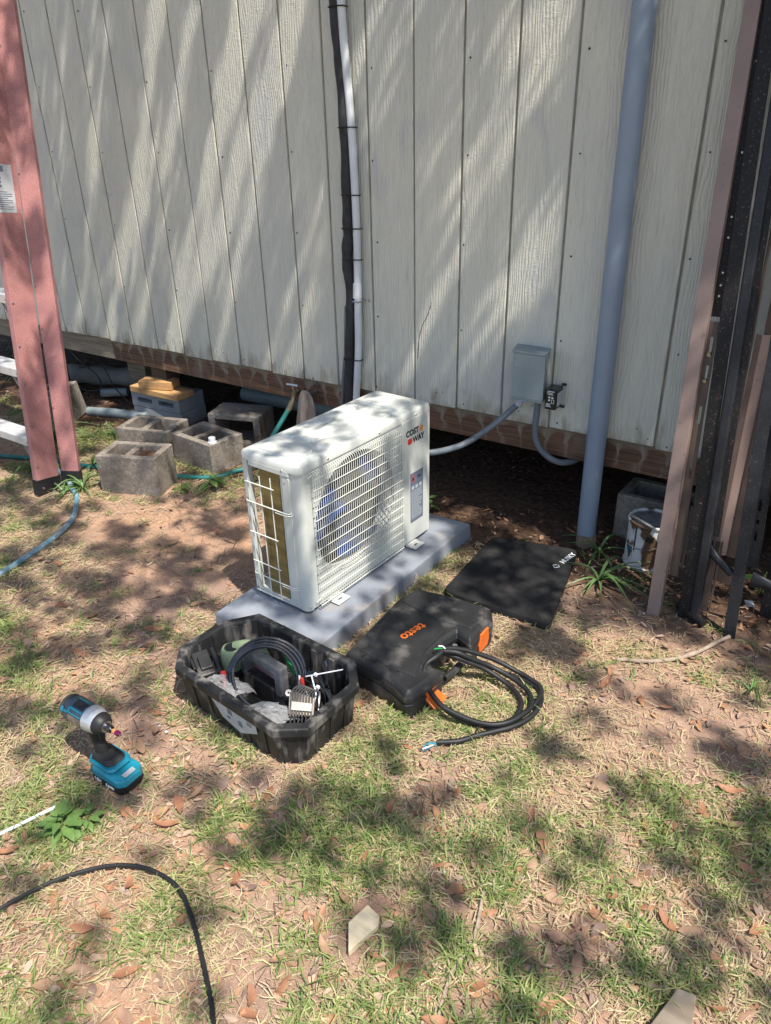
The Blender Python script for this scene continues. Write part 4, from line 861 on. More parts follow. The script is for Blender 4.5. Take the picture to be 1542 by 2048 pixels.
MB().loft([[(x, y, z) for x, y in inset([(2.945, -.895), (2.960, -.808), (3.195, -.785), (3.220, -.83), (3.212, -.905), (3.10, -.920)], s)] for z, s in ((topz-.001, 1), (topz+.005, .95))]).build('raised_panel', M_PLASTIC, lid, bevel=.002)
MB().loft([[(x, y, z) for x, y in inset([(2.975, -1.175), (2.955, -.915), (3.10, -.935), (3.150, -.950), (3.147, -1.07), (3.165, -1.12), (3.185, -1.19), (3.10, -1.195)], s)] for z, s in ((topz-.001, 1), (topz+.004, .97))]).build('raised_panel', M_PLASTIC, lid, bevel=.002)
for i in range(4):
    x = 3.03+i*.036; mb = MB(); mb.extrude([(-.0022, 0), (.0022, 0), (.0022, .0030), (-.0022, .0030)], (x, -.905, topz+.0055), (x+.002, -.845, topz+.0055), (1, 0, 0)); mb.build('rib', M_PLASTIC, lid)
for i in range(4):
    x = 3.005+i*.042; mb = MB(); mb.extrude([(-.0025, 0), (.0025, 0), (.0025, .0034), (-.0025, .0034)], (x, -1.195, topz+.0042), (x+.004, -1.12, topz+.0042), (1, 0, 0)); mb.build('rib', M_PLASTIC, lid)
text('testo', .047, M_ORANGE, (3.070, -1.015, topz+.0050), (-.2, -1, 0), (1, -.2, 0), case, bold=.0009)
# carry handle bridging the notch, latches, sticker
mb = MB(); mb.tube(smoothpath([(3.225, -.925, .045), (3.232, -.96, .045), (3.232, -1.05, .045), (3.225, -1.09, .045)], 4), .011, 8); mb.build('carry_handle', M_PLASTIC, case, smooth=True)
MB().prism([(.0, .022), (.052, .022), (.062, .045), (.055, .088), (.008, .088), (-.004, .05)], 0, .007, Matrix(((0, 0, 1, 3.238), (1, 0, 0, -.905), (0, 1, 0, 0), (0, 0, 0, 1)))).build('latch', M_ORANGE, case, bevel=.002)
T = Matrix.Translation((3.224, -1.155, .018)) @ Matrix.Rotation(R(-6), 4, 'Z') @ Matrix.Rotation(R(-62), 4, 'Y')
mb = MB(); mb.prism([(-.02, -.028), (.022, -.032), (.030, 0), (.022, .032), (-.02, .028)], 0, .006, Matrix.Translation((3.236, -1.165, .030)) @ Matrix.Rotation(R(28), 4, 'Y')); mb.prism([(-.012, -.026), (.0, -.026), (.0, .026), (-.012, .026)], 0, .034, Matrix.Translation((3.228, -1.165, .030))); mb.build('latch', M_ORANGE, case, bevel=.0015)
case_latch = bpy.data.objects['latch.001']; case_latch['label'] = 'open orange latch hanging out over the grass'
MB().extrude([(0, 0), (.055, 0), (.055, .0006), (0, .0006)], (3.045, -1.2215, .018), (3.045, -1.2225, .042), (1, -.06, 0)).build('sticker', M_PAPER, case)
mb = MB(); mb.cyl((3.200, -.985, .03), (3.200, -.985, .088), .008, n=10); mb.build('latch_pin', M_GREYST, case, smooth=True)
T = None

# coil of black cable resting against the case
cab = empty('cable_coil', (3.35, -1.05, 0), 'coil of black electrical cable lying on the grass against the tool case', 'cable')
outer = [(3.201, -1.055, .105), (3.195, -1.092, .103), (3.184, -1.121, .095), (3.192, -1.152, .085), (3.215, -1.172, .065), (3.252, -1.188, .045), (3.298, -1.198, .03), (3.344, -1.194, .02), (3.391, -1.178, .016), (3.430, -1.157, .012), (3.457, -1.111, .012), (3.480, -1.045, .012), (3.482, -.983, .012), (3.465, -.949, .014), (3.425, -.934, .016), (3.383, -.929, .02), (3.322, -.945, .045), (3.270, -.980, .075), (3.230, -1.017, .098), (3.205, -1.045, .108)]
mid = [(3.205, -1.060, .108), (3.239, -1.042, .105), (3.270, -1.022, .085), (3.309, -.983, .050), (3.357, -.968, .030), (3.418, -.974, .018), (3.462, -1.005, .016), (3.481, -1.051, .020), (3.474, -1.094, .024), (3.460, -1.134, .024), (3.428, -1.170, .024), (3.384, -1.189, .026), (3.336, -1.200, .034), (3.290, -1.206, .044)]
inner = [(3.190, -1.085, .098), (3.200, -1.055, .095), (3.239, -1.041, .086), (3.274, -1.020, .066), (3.315, -.994, .040), (3.368, -.990, .020), (3.415, -1.005, .012), (3.450, -1.042, .010), (3.458, -1.095, .010), (3.445, -1.145, .010), (3.420, -1.172, .012), (3.36, -1.186, .016)]
ctail = [(3.36, -.94, .006), (3.43, -.940, .006), (3.475, -.965, .008), (3.497, -1.025, .012), (3.491, -1.087, .012), (3.467, -1.140, .012), (3.434, -1.182, .012), (3.401, -1.222, .012), (3.371, -1.265, .012), (3.325, -1.300, .012)]
for q in (outer, mid, inner, ctail): MB().tube(smoothpath([(a_, b_, c_+.009) for a_, b_, c_ in q], 5), .0075, 10).build('cable', M_BLACK, cab, smooth=True)
for (p, m_) in (([(3.325, -1.300, .012), (3.312, -1.318, .014), (3.300, -1.335, .012)], M_ZIP), ([(3.326, -1.301, .014), (3.310, -1.310, .020), (3.298, -1.325, .012)], M_TEAL), ([(3.323, -1.300, .012), (3.316, -1.325, .016), (3.306, -1.338, .010)], M_DTEAL), ([(3.205, -1.045, .108), (3.190, -1.050, .114), (3.172, -1.060, .110)], M_GREENPL), ([(3.205, -1.046, .109), (3.192, -1.042, .116), (3.178, -1.045, .114)], M_ZIP)):
    MB().tube(smoothpath(p, 4), .0022, 6).build('wire_end', m_, cab, smooth=True)
mb = MB(); mb.lathe([(.003, 0), (.006, 0), (.006, .0012), (.003, .0012)], 12, Matrix.Translation((3.298, -1.338, .012)), caps=False); mb.build('ring_terminal', M_STEEL, cab)
for (c, rr_) in (((3.232, -1.028, .095), .018), ((3.392, -1.190, .018), .016)):
    n3 = 12; q = [(c[0]+.3*rr_*math.cos(2*math.pi*i/n3), c[1]+rr_*1.1*math.sin(2*math.pi*i/n3), c[2]+rr_*math.cos(2*math.pi*i/n3)*.8) for i in range(n3)]
    MB().tube(q, .0018, 5, closed=True).build('cable_tie', M_BLACK, cab, smooth=True)

# ------------------------------------------------------------ tool tray and what is in it
tray = empty('tool_tray', (2.84, -1.42, 0), 'open black plastic tool tray with a centre handle, filled with tools and cable', 'tool tray')
tp = [(2.556, -1.488), (2.616, -1.560), (3.016, -1.598), (3.090, -1.545), (3.100, -1.338), (3.030, -1.258), (2.640, -1.232), (2.566, -1.330)]
H_ = .142
MB().loft([offz(tp, .002, .026), offz(tp, .006, .023), offz(tp, .116, .011), offz(tp, .116, .0), offz(tp, H_-.004, .0), offz(tp, H_, .003), offz(tp, H_, .025), offz(tp, H_-.006, .0275), offz(tp, .012, .036), offz(tp, .010, .038)]).build('bin', M_TRAY, tray, bevel=.0018)
cc = inset(tp, 1); cxm, cym = sum(p[0] for p in tp)/8, sum(p[1] for p in tp)/8
def edgept(i, t, z, d): P_ = off(tp, d); a, b = P_[i], P_[(i+1) % 8]; return V((a[0]+(b[0]-a[0])*t, a[1]+(b[1]-a[1])*t, z))
for i, ts in ((0, (.5,)), (1, (.12, .30, .70, .88)), (2, (.25, .75)), (3, (.2, .5, .8)), (4, (.5,))):
    for t in ts:
        a, b = edgept(i, t, .012, .0225), edgept(i, t, .114, .0112); d = (V(tp[(i+1) % 8])-V(tp[i])).normalized(); MB().extrude([(-.006, -.003), (.006, -.003), (.006, .003), (-.006, .003)], a, b, (d.x, d.y, 0)).build('rib', M_TRAY, tray)
for i, ts in ((1, (.22, .32, .48, .62, .72)), (5, (.5, .62, .72, .82, .92))):
    for k, t in enumerate(ts):
        c = edgept(i, t, H_, .0135); r = .0105 if k == 2 else .0078
        MB().lathe([(r, -.001), (r, .0012), (r*.78, .0012), (r*.78, -.001)], 16, Matrix.Translation(c), caps=False).build('tool_hole_rim', M_TRAY, tray, smooth=False); MB().lathe([(r*.78, .0004), (0, .0004)], 16, Matrix.Translation(c), caps=False).build('hole_shade_disc', M_DARKIN, tray)  # flat dark discs paint the shade inside the rim holes
for i, ts in ((6, (.3, .7)), (5, (.06, .15, .34, .9)), (4, (.5,)), (7, (.3, .7))):
    for t in ts:
        a, b = edgept(i, t, .02, .0355), edgept(i, t, .132, .029); d = (V(tp[(i+1) % 8])-V(tp[i])).normalized(); MB().extrude([(-.010, -.003), (.010, -.003), (.010, .003), (-.010, .003)], a, b, (d.x, d.y, 0)).build('inner_rib', M_TRAY, tray)
# handle divider along the middle
ha, hb = V((2.665, -1.385, 0)), V((2.995, -1.425, 0)); hd_ = (hb-ha).normalized()
MB().extrude([(-.02, -.0), (.02, -.0), (.014, .065), (-.014, .065)], V((2.60, -1.378, .008)), V((3.06, -1.435, .008)), (-hd_.y, hd_.x, 0)).build('divider', M_TRAY, tray, bevel=.003)
mb = MB(); T = Matrix(((hd_.x, 0, -hd_.y, 2.71), (hd_.y, 0, hd_.x, -1.392), (0, 1, 0, .06), (0, 0, 0, 1)))
mb.grid([0, .030, .16, .19], [0, .070, .102], {(1, 0)}, -.015, .015, T); mb.build('handle', mat('dusty_grey_plastic', (.12, .115, .11), (.20, .19, .18), .6, 20, dirt=((.30, .28, .27), 40, .5, .8)), tray, bevel=.005)
text('HUSKY', .016, M_TRAY, edgept(3, .35, H_+.0002, .0135), (.05, 1, 0), (-1, .05, 0), tray, ext=.0012)
# sticker on the side
e0, e1 = edgept(1, .42, 0, 0), edgept(1, .92, 0, 0); d = (e1-e0).normalized(); nn = V((d.y, -d.x, 0))
def sidept(t, z): return edgept(1, t, z, .023-.012*(z-.006)/.11)+nn*.0035
st_ = MB(); st_.loft([[sidept(.36, .105), sidept(.44, .050), sidept(.62, .030), sidept(.82, .075), sidept(.82, .104)], [p+nn*.0006 for p in (sidept(.36, .105), sidept(.44, .050), sidept(.62, .030), sidept(.82, .075), sidept(.82, .104))]]); st_.build('torn_sticker', M_PAPER, tray)
mb = MB()
for t, z, w2, h2 in ((.52, .082, .05, .02), (.50, .062, .035, .010), (.62, .058, .04, .022), (.72, .085, .05, .006), (.72, .094, .05, .005)):
    mb.loft([[sidept(t, z)+nn*.0007, sidept(t+w2, z)+nn*.0007, sidept(t+w2, z+h2)+nn*.0007, sidept(t, z+h2)+nn*.0007], [sidept(t, z)+nn*.0011, sidept(t+w2, z)+nn*.0011, sidept(t+w2, z+h2)+nn*.0011, sidept(t, z+h2)+nn*.0011]])
mb.build('sticker_print', M_LABEL, tray)
# cable bundle in the tray
cb = empty('cable_bundle', (2.82, -1.43, .06), 'loop of glossy black cable standing up in the middle of the tool tray', 'cable')
glb = mat('glossy_black_cable', (.02, .021, .026), rough=.13, spec=.8)
ex, ez = V((.81, .58, .0)).normalized(), V((-.26, .40, .88)).normalized(); cN = ex.cross(ez)
for k in range(4):
    q = []
    for i in range(30):
        a = R(-50+i*(280/29)*1.12); r = .109-.0065*k; q.append(V((2.838, -1.428, .116))+ex*(r*math.cos(a))+ez*(r*math.sin(a)*.97)+ex*(.0035*math.sin(3*a+k))+cN*(.0095*(k-1.5))+V((0, 0, .0015*math.sin(i*.7+k))))
    MB().tube(q, .0050, 8).build('strand', glb, cb, smooth=True)
for k in range(3): MB().tube(smoothpath([(2.99-.01*k, -1.40, .04), (2.985, -1.46-.008*k, .05+.01*k), (2.95, -1.505-.010*k, .045), (2.90, -1.515-.010*k, .035)], 5), .0048, 8).build('strand', glb, cb, smooth=True)
MB().tube(smoothpath([(2.985, -1.345, .03), (2.982, -1.335, .09), (2.972, -1.320, .135), (2.965, -1.315, .150)], 5), .0045, 8).build('strand', glb, cb, smooth=True)
# white zip tie
zt_ = empty('zip_tie', (2.98, -1.4, .14), 'white plastic zip tie looped on the tray cable with its tail in the air', 'zip tie')
MB().extrude([(-.0025, -.0006), (.0025, -.0006), (.0025, .0006), (-.0025, .0006)], (2.955, -1.390, .142), (3.052, -1.345, .178), (0, 1, 0)).build('strap', M_ZIP, zt_)
MB().tube(smoothpath([(2.972, -1.385, .150), (2.99, -1.400, .145), (3.010, -1.415, .125), (3.008, -1.425, .095)], 5), .0022, 6).build('loop', M_ZIP, zt_, smooth=True)
MB().box((2.982, -1.378, .152), (.009, .008, .007)).build('head', M_ZIP, zt_)
MB().box((3.01, -1.405, .140), (.009, .008, .007)).build('head', M_ZIP, zt_)
# hex key set
hx = empty('hex_key_set', (2.99, -1.46, .09), 'folding steel holder full of bent hex keys leaning in the tray corner', 'hex key set')
hxm = mat('hex_key_steel', (.10, .088, .078), (.15, .13, .115), .45, 60, metal=.6)
A0 = V((2.968, -1.470, .135)); da = V((.55, .42, -.06)).normalized(); dn = V((.35, -.62, -.62)).normalized(); db = da.cross(dn)
T = Matrix(((da.x, dn.x, db.x, A0.x), (da.y, dn.y, db.y, A0.y), (da.z, dn.z, db.z, A0.z), (0, 0, 0, 1)))
MB().prism([(-.004, -.012), (.012, -.014), (.066, .004), (.066, .050), (-.002, .046)], -.003, .003, T).build('holder', hxm, hx, bevel=.001)
MB().prism([(.004, .012), (.060, .018), (.060, .040), (.004, .036)], -.010, -.0035, T).build('holder_plate', mat('hex_plate', (.16, .155, .145), rough=.4, metal=.6), hx, bevel=.001)
for i in range(8):
    x = .004+i*.0078; s = 1-.07*i
    q = [(x, .052, -.006), (x, .0, -.007), (x, -.012*s, -.009), (x+.004, -.020*s, -.011), (x+.020*s, -.030*s, -.014), (x+.030*s, -.026*s, -.014)]
    MB().tube([T @ V(p) for p in q], .0030*s+.0004, 6).build('hex_key', hxm, hx, smooth=True)
for i in range(6): MB().tube([T @ V((.006+i*.010, .050, -.002)), T @ V((.006+i*.010, .072-.002*i, -.002))], .0022, 6).build('hex_key', M_DARKIN, hx, smooth=True)
MB().lathe([(.003, 0), (.009, 0), (.009, .004), (.003, .004)], 12, T @ Matrix.Translation((-.006, -.010, -.003)), caps=False).build('eyelet', M_GREYST, hx)
# olive tool
ol = empty('olive_tool_head', (2.66, -1.38, .06), 'olive green and black power tool head standing at the back of the tray', 'power tool')
c = V((2.672, -1.400, 0)); tl_ = V((.06, .03, 1)).normalized().to_track_quat('Z', 'Y').to_matrix().to_4x4(); T = Matrix.Translation((2.690, -1.420, .03)) @ tl_
MB().lathe([(.020, 0), (.026, .006), (.029, .05), (.031, .085), (.030, .112), (.026, .120), (.018, .122)], 22, T).build('body', M_OLIVE, ol, smooth=True)
MB().lathe([(.0195, .1222), (.017, .1262), (.0, .1266)], 22, T).build('dark_cap', M_BLACK, ol, smooth=True)
MB().lathe([(.0272, .004), (.0302, .045), (.0302, .052), (.0272, .052)], 22, T, caps=False).build('grip_band', M_BLACK, ol, smooth=True)
MB().tube(smoothpath([(2.70, -1.405, .148), (2.74, -1.385, .158), (2.78, -1.375, .150), (2.81, -1.38, .12)], 5), [.016]*6+[.015]*5+[.012]*5, 12).build('arm', M_OLIVE, ol, smooth=True)
for i in range(7): p = T @ V((.0285*math.cos(R(-60)), .0285*math.sin(R(-60)), .060+i*.006)); MB().box(p, (.012, .010, .002)).build('vent', M_DARKIN, ol)
# black clip case at left, red-black pliers, green driver, bags
bc = empty('black_charger', (2.64, -1.46, .08), 'ridged black plastic charger block at the left end of the tray', 'charger')
T = Matrix.Translation((2.628, -1.470, .085)) @ Matrix.Rotation(R(-28), 4, 'Z') @ Matrix.Rotation(R(18), 4, 'Y')
MB().box((0, 0, 0), (.09, .05, .05), M=T).build('body', M_PLASTIC, bc, bevel=.004); MB().box((.005, .004, .031), (.05, .034, .012), M=T).build('slide_rail', M_PLASTIC, bc, bevel=.002); MB().box((-.01, -.028, .01), (.04, .008, .02), M=T).build('clip', M_BLACK, bc, bevel=.002)
MB().box((.058, .018, .004), (.12, .020, .018), rz=R(-6), M=T).build('arm', M_PLASTIC, bc, bevel=.003)
pl_ = empty('pliers', (2.70, -1.46, .07), 'pliers with red-tipped dark grips beside the olive tool', 'pliers')
MB().tube(smoothpath([(2.615, -1.420, .115), (2.66, -1.445, .105), (2.70, -1.468, .088), (2.715, -1.478, .078)], 5), .007, 8).build('grip', M_BLACK, pl_, smooth=True); MB().tube([(2.700, -1.462, .094), (2.718, -1.474, .084), (2.735, -1.486, .070)], .0085, 8).build('red_tip', M_REDPL, pl_, smooth=True)
gd = empty('green_screwdriver', (2.90, -1.36, .1), 'screwdriver with translucent green handle behind the tray handle', 'screwdriver')
MB().tube([(2.835, -1.345, .150), (2.85, -1.350, .148), (2.88, -1.362, .128), (2.905, -1.372, .112)], [.006, .0085, .010, .009], 10).build('handle', M_GREENPL, gd, smooth=True); MB().cyl((2.905, -1.372, .112), (2.96, -1.39, .075), .003, n=8).build('shaft', M_STEEL, gd)
for k, (a, b, m_, lb) in enumerate((((2.935, -1.385, .125), (2.955, -1.400, .060), M_REDPL, 'thin red-handled tool upright behind the hex keys'), ((2.920, -1.380, .122), (2.935, -1.395, .060), M_ZIP, 'thin pale-handled tool upright beside the red one'), ((3.005, -1.395, .115), (3.045, -1.455, .070), M_DKSTEEL, 'slim steel bit driver lying in the right of the tray'), ((2.905, -1.392, .120), (2.915, -1.405, .05), M_BLACK, 'black-handled tool upright left of the pale one'))):
    e = empty('hand_tool', a, lb, 'hand tool'); d = V(b)-V(a); MB().tube([V(a), V(a)+d*.1, V(a)+d*.5, V(a)+d*.55], [.0045, .006, .0055, .0035], 8).build('handle', m_, e, smooth=True); MB().cyl(V(a)+d*.55, b, .0025, n=6).build('shaft', M_STEEL, e)
tag(MB().box((2.79, -1.372, .085), (.12, .004, .05), R(-8)).build('pink_card', mat('pink_card', (.62, .36, .34), rough=.6)), 'pink and white card showing under the tray handle', 'card')
cb2 = empty('cable_bundle', (2.74, -1.32, .05), 'second loose run of thin black leads lying along the far side of the tray', 'cable')
for k in range(3): MB().tube(smoothpath([(2.66, -1.31+.01*k, .05), (2.75, -1.335-.012*k, .075+.01*k), (2.85, -1.32, .06), (2.94, -1.325+.01*k, .085), (3.02, -1.36, .05)], 5), .0036, 7).build('strand', glb, cb2, smooth=True)
e = empty('tape_roll', (3.02, -1.34, .04), 'roll of black tape lying on the tray floor in the far right corner', 'tape')
MB().lathe([(.018, 0), (.034, 0), (.034, .020), (.018, .020)], 24, Matrix.Translation((3.02, -1.345, .012)) @ Matrix.Rotation(R(20), 4, 'X'), caps=False).build('roll', M_BLACK, e, smooth=True)
for k, (a, b_, m_, lb) in enumerate((((2.96, -1.50, .06), (3.05, -1.47, .05), M_DKSTEEL, 'dark steel nut driver lying under the hex keys'), ((2.70, -1.52, .045), (2.80, -1.54, .04), M_REDPL, 'red-handled small tool under the left plastic bag'))):
    e = empty('hand_tool', a, lb, 'hand tool'); d = V(b_)-V(a); MB().tube([V(a), V(a)+d*.1, V(a)+d*.5, V(a)+d*.55], [.005, .007, .006, .004], 8).build('handle', m_, e, smooth=True); MB().cyl(V(a)+d*.55, b_, .003, n=6).build('shaft', M_STEEL, e)
def crumple(name, c, s, label, seed):
    r = random.Random(seed); vs = []; fs = []; n, m2 = 16, 14
    for j in range(m2):
        for i in range(n):
            u_, v_ = i/(n-1)-.5, j/(m2-1)-.5; vs.append((c[0]+u_*s[0]+r.uniform(-.004, .004)+v_*s[0]*.3, c[1]+v_*s[1]+r.uniform(-.004, .004), c[2]+s[2]*(1-2.6*(u_*u_+v_*v_))+r.uniform(-.0045, .0045)))
    for j in range(m2-1):
        for i in range(n-1): q = j*n+i; fs.append((q, q+1, q+n+1)); fs.append((q, q+n+1, q+n))
    mb = MB(); mb.add(vs, fs); o = mb.build(name, M_BAG); so_ = o.modifiers.new('thickness', 'SOLIDIFY'); so_.thickness = .0006; return tag(o, label, 'plastic bag', 'plastic bags in the tool tray')
crumple('plastic_bag', (2.93, -1.515, .085), (.12, .085, .030), 'crumpled clear plastic bag at the front corner of the tool tray', 3)
crumple('plastic_bag', (2.745, -1.495, .080), (.13, .075, .030), 'crumpled clear plastic bag in the left half of the tool tray', 5)

# ------------------------------------------------------------ impact driver
drv = empty('impact_driver', (2.678, -1.838, 0), 'teal and black cordless impact driver standing on its battery in the grass', 'impact driver', rz=R(1))
L_ = dict(local=True)
oct_ = lambda w, d, c, x=0: [(x-w/2, -d/2+c), (x-w/2+c, -d/2), (x+w/2-c, -d/2), (x+w/2, -d/2+c), (x+w/2, d/2-c), (x+w/2-c, d/2), (x-w/2+c, d/2), (x-w/2, d/2-c)]
def lo_(specs): return [[(x, y, z) for x, y in oct_(w, d, c, xo)] for z, w, d, c, xo in specs]
bt = MB().loft(lo_([(.0, .118, .074, .012, .008), (.004, .124, .078, .014, .008), (.026, .126, .079, .014, .008)])).build('battery', M_BLACK, drv, bevel=.0015, **L_)
MB().loft(lo_([(.0262, .128, .081, .015, .009), (.044, .126, .079, .016, .008)])+[[(x, y, .056 if x < .02 else .050) for x, y in oct_(.100, .066, .016, -.002)]]).build('battery_top', M_TEAL, drv, bevel=.0025, **L_)
MB().loft(lo_([(.0565, .098, .072, .012, -.012), (.064, .094, .070, .013, -.014)])).build('foot_housing', M_TEAL, drv, bevel=.002, **L_)
MB().loft(lo_([(.0645, .084, .060, .012, -.016), (.076, .070, .050, .012, -.022), (.080, .050, .038, .010, -.030)])).build('foot', M_PLASTIC, drv, bevel=.003, **L_)
mb = MB(); lp = []
for z, x, a, b_ in ((.078, -.036, .021, .017), (.095, -.040, .019, .0155), (.12, -.046, .019, .0155), (.145, -.052, .022, .017), (.160, -.056, .026, .020)):
    lp.append([(x+a*math.cos(2*math.pi*k/18), b_*math.sin(2*math.pi*k/18), z) for k in range(18)])
mb.loft(lp); mb.build('handle', M_BLACK, drv, smooth=True, **L_)
MB().loft([[(x+.010*math.cos(2*math.pi*k/12), .008*math.sin(2*math.pi*k/12), z) for k in range(12)] for z, x in ((.118, -.026), (.130, -.022), (.150, -.022))]).build('trigger', M_BLACK, drv, smooth=True, **L_)
TH = Matrix.Translation((-.143, 0, .182)) @ Matrix.Rotation(R(90+1.5), 4, 'Y')       # lathe axis runs forward
mb = MB(); mb.lathe([(.0, 0), (.020, .001), (.028, .006), (.032, .016), (.033, .030)], 28, TH, caps=False); mb.build('rear_cap', M_PLASTIC, drv, smooth=True, **L_)
mb = MB(); mb.lathe([(.033, .030), (.034, .045), (.034, .095)], 28, TH, caps=False); hs_ = mb.build('motor_housing', mat('blue_grey_plastic', (.035, .055, .075), (.05, .075, .10), .4, 60, dirt=((.14, .15, .16), 50, .60, .8)), drv, smooth=True, **L_)
mb = MB(); mb.lathe([(.0345, .095), (.0340, .100), (.0310, .122), (.0290, .128)], 28, TH, caps=False); mb.build('hammer_case', mat('silver_case', (.48, .50, .52), rough=.35, metal=.5), drv, smooth=True, **L_)
mb = MB(); mb.lathe([(.0292, .128), (.0280, .136), (.0200, .150), (.0170, .152), (.0, .152)], 28, TH, caps=False); mb.build('nose_bumper', M_BLACK, drv, smooth=True, **L_)
mb = MB(); mb.lathe([(.0150, .152), (.0150, .1535), (.012, .1540), (0, .1540)], 24, TH, caps=False); mb.build('nose_ring', M_STEEL, drv, smooth=True, **L_)
mb = MB(); mb.lathe([(.0095, .153), (.0100, .160), (.0100, .168), (.0085, .172), (.0, .172)], 20, TH, caps=False); mb.build('chuck', M_DKSTEEL, drv, smooth=True, **L_)
bt_ = MB().lathe([(.0028, .171), (.0028, .206)], 8, TH).build('driver_bit', M_STEEL, drv, **L_)
mb = MB(); mb.lathe([(.0058, .178), (.0062, .183), (.0058, .188)], 12, TH); mb.build('bit_collar', M_ORPR, bt_, smooth=True, **L_)
mb = MB(); mb.lathe([(.0065, .188), (.0072, .193), (.0062, .200)], 12, TH); mb.build('bit_sleeve', mat('magenta_sleeve', (.32, .02, .12), rough=.3, metal=.4), bt_, smooth=True, **L_)
# teal flashes on the housing
def patch(a0, a1, s0, s1, r, m_, name, parent):
    vs = []; n4 = 5
    for r_ in (r, r+.0008):
        for s in (s0, s1):
            for i in range(n4): a = R(a0+(a1-a0)*i/(n4-1)); vs.append(TH @ V((r_*math.cos(a), r_*math.sin(a), s)))
    fs = []
    for b0 in (0, 2*n4):
        for i in range(n4-1): fs.append((b0+i, b0+i+1, b0+i+1+n4, b0+i+n4))
    mb = MB(); mb.add(vs, fs); mb.build(name, m_, parent, smooth=False, **L_)
# angle 180 = up (+z) in the lathe frame, 270 -> towards -y side
for (a0, a1, s0, s1) in ((228, 252, .018, .028), (236, 246, .030, .044), (214, 240, .044, .050), (214, 222, .044, .092), (236, 242, .05, .093), (160, 166, .045, .093)): patch(a0, a1, s0, s1, .0343, M_TEAL, 'teal_flash', hs_)
patch(172, 208, .050, .088, .0343, M_BARBLU, 'top_plate', hs_)
patch(246, 292, .045, .092, .0343, M_GREYST, 'side_plate', hs_)
patch(150, 225, .100, .112, .0335, MC['silver_case'], 'collar', hs_)
MB().prism(rrect(.030, .034, .003, 2, .050, .0), .0, .0008, Matrix.Translation((0, 0, .0512)) @ Matrix.Rotation(R(3), 4, 'Y')).build('paper_label', M_PAPER, drv, **L_)
mb = MB(); mb.prism(rrect(.012, .022, .002, 2, .024, -.018), 0, .0008, Matrix.Translation((0, 0, .0555)) @ Matrix.Rotation(R(3), 4, 'Y')); mb.build('paper_label', M_GRPR, drv, **L_)
textL('18V', .018, M_WHPR, (-.022, -.0400, .0135), (1, 0, 0), (0, 0, 1), drv, bold=.0003); textL('5.0Ah', .013, M_WHPR, (.024, -.0400, .0135), (1, 0, 0), (0, 0, 1), drv, bold=.0003)

# ------------------------------------------------------------ small things on the lawn
tag(MB().tube(smoothpath([(x, y, .017) for x, y in ((2.70, -2.42), (2.760, -2.30), (2.799, -2.175), (2.832, -2.103), (2.891, -2.030), (2.960, -1.988), (3.031, -1.976), (3.08, -1.982), (3.127, -2.002), (3.170, -2.025), (3.202, -2.044), (3.276, -2.091), (3.33, -2.13), (3.45, -2.24), (3.6, -2.5))], 6), .0050, 8).build('extension_cord', M_BLACK, smooth=True), 'thin black cord curving across the grass at the bottom left', 'cord')
tag(MB().tube([(2.50, -2.32, .012), (2.595, -2.115, .010), (2.652, -1.968, .016)], .0042, 8).build('white_rod', M_WHITE, smooth=True), 'thin straight white plastic rod on the grass at the left edge', 'rod')
mb = MB(); mb.prism([(3.431, -1.841), (3.468, -1.891), (3.486, -1.812), (3.477, -1.794), (3.442, -1.787)], .006, .024); tag(mb.build('wood_offcut', M_WOODP, bevel=.001), 'pale pointed wood offcut lying in the leaves at bottom centre', 'wood scrap')
tag(MB().prism([(3.995, -1.76), (4.035, -1.602), (4.068, -1.597), (4.085, -1.75)], .006, .024).build('board_end', M_WOODG, bevel=.002), 'end of a weathered grey-brown board at the bottom right edge', 'board')
tag(MB().tube(smoothpath([(3.605, -.688, .008), (3.65, -.668, .010), (3.694, -.645, .010), (3.76, -.585, .009), (3.81, -.515, .012), (3.845, -.44, .014), (3.872, -.400, .02)], 5), [.004+.0022*math.sin(i*.55+1)**2+.0015*math.sin(i/31*3.1) for i in range(31)], 8).build('stick', mat('grey_stick', (.36, .28, .21), (.24, .18, .13), .85, 60), smooth=True), 'crooked bare stick lying on the sand in front of the steel rails', 'stick')
tag(MB().tube(smoothpath([(3.69, -1.93, .012), (3.66, -1.82, .012), (3.66, -1.72, .012), (3.63, -1.62, .014)], 5), .004, 6).build('stick', MC['grey_stick'], smooth=True), 'thin dry twig lying in the grass right of the wood offcut', 'stick')
for (x, y, r, lb) in ((2.63, -1.655, .007, 'tiny white pebble on the sand in front of the tool tray'), (2.665, -1.66, .009, 'small pale pebble beside the tiny one before the tool tray'), (2.70, -1.675, .006, 'small pebble, closest of three to the tray corner'), (3.60, -.40, .008, 'white pebble on the soil left of the rail feet'), (3.53, -1.62, .010, 'white pebble among the leaves at lower centre')):
    mb = MB(); r *= .6; mb.lathe([(.0, -.3*r), (.7*r, -.2*r), (r, .1*r), (.7*r, .45*r), (.0, .6*r)], 9, Matrix.Translation((x, y, .006)), caps=False); tag(mb.build('pebble', M_PAPER, smooth=True), lb, 'pebble', 'pebbles on the ground')

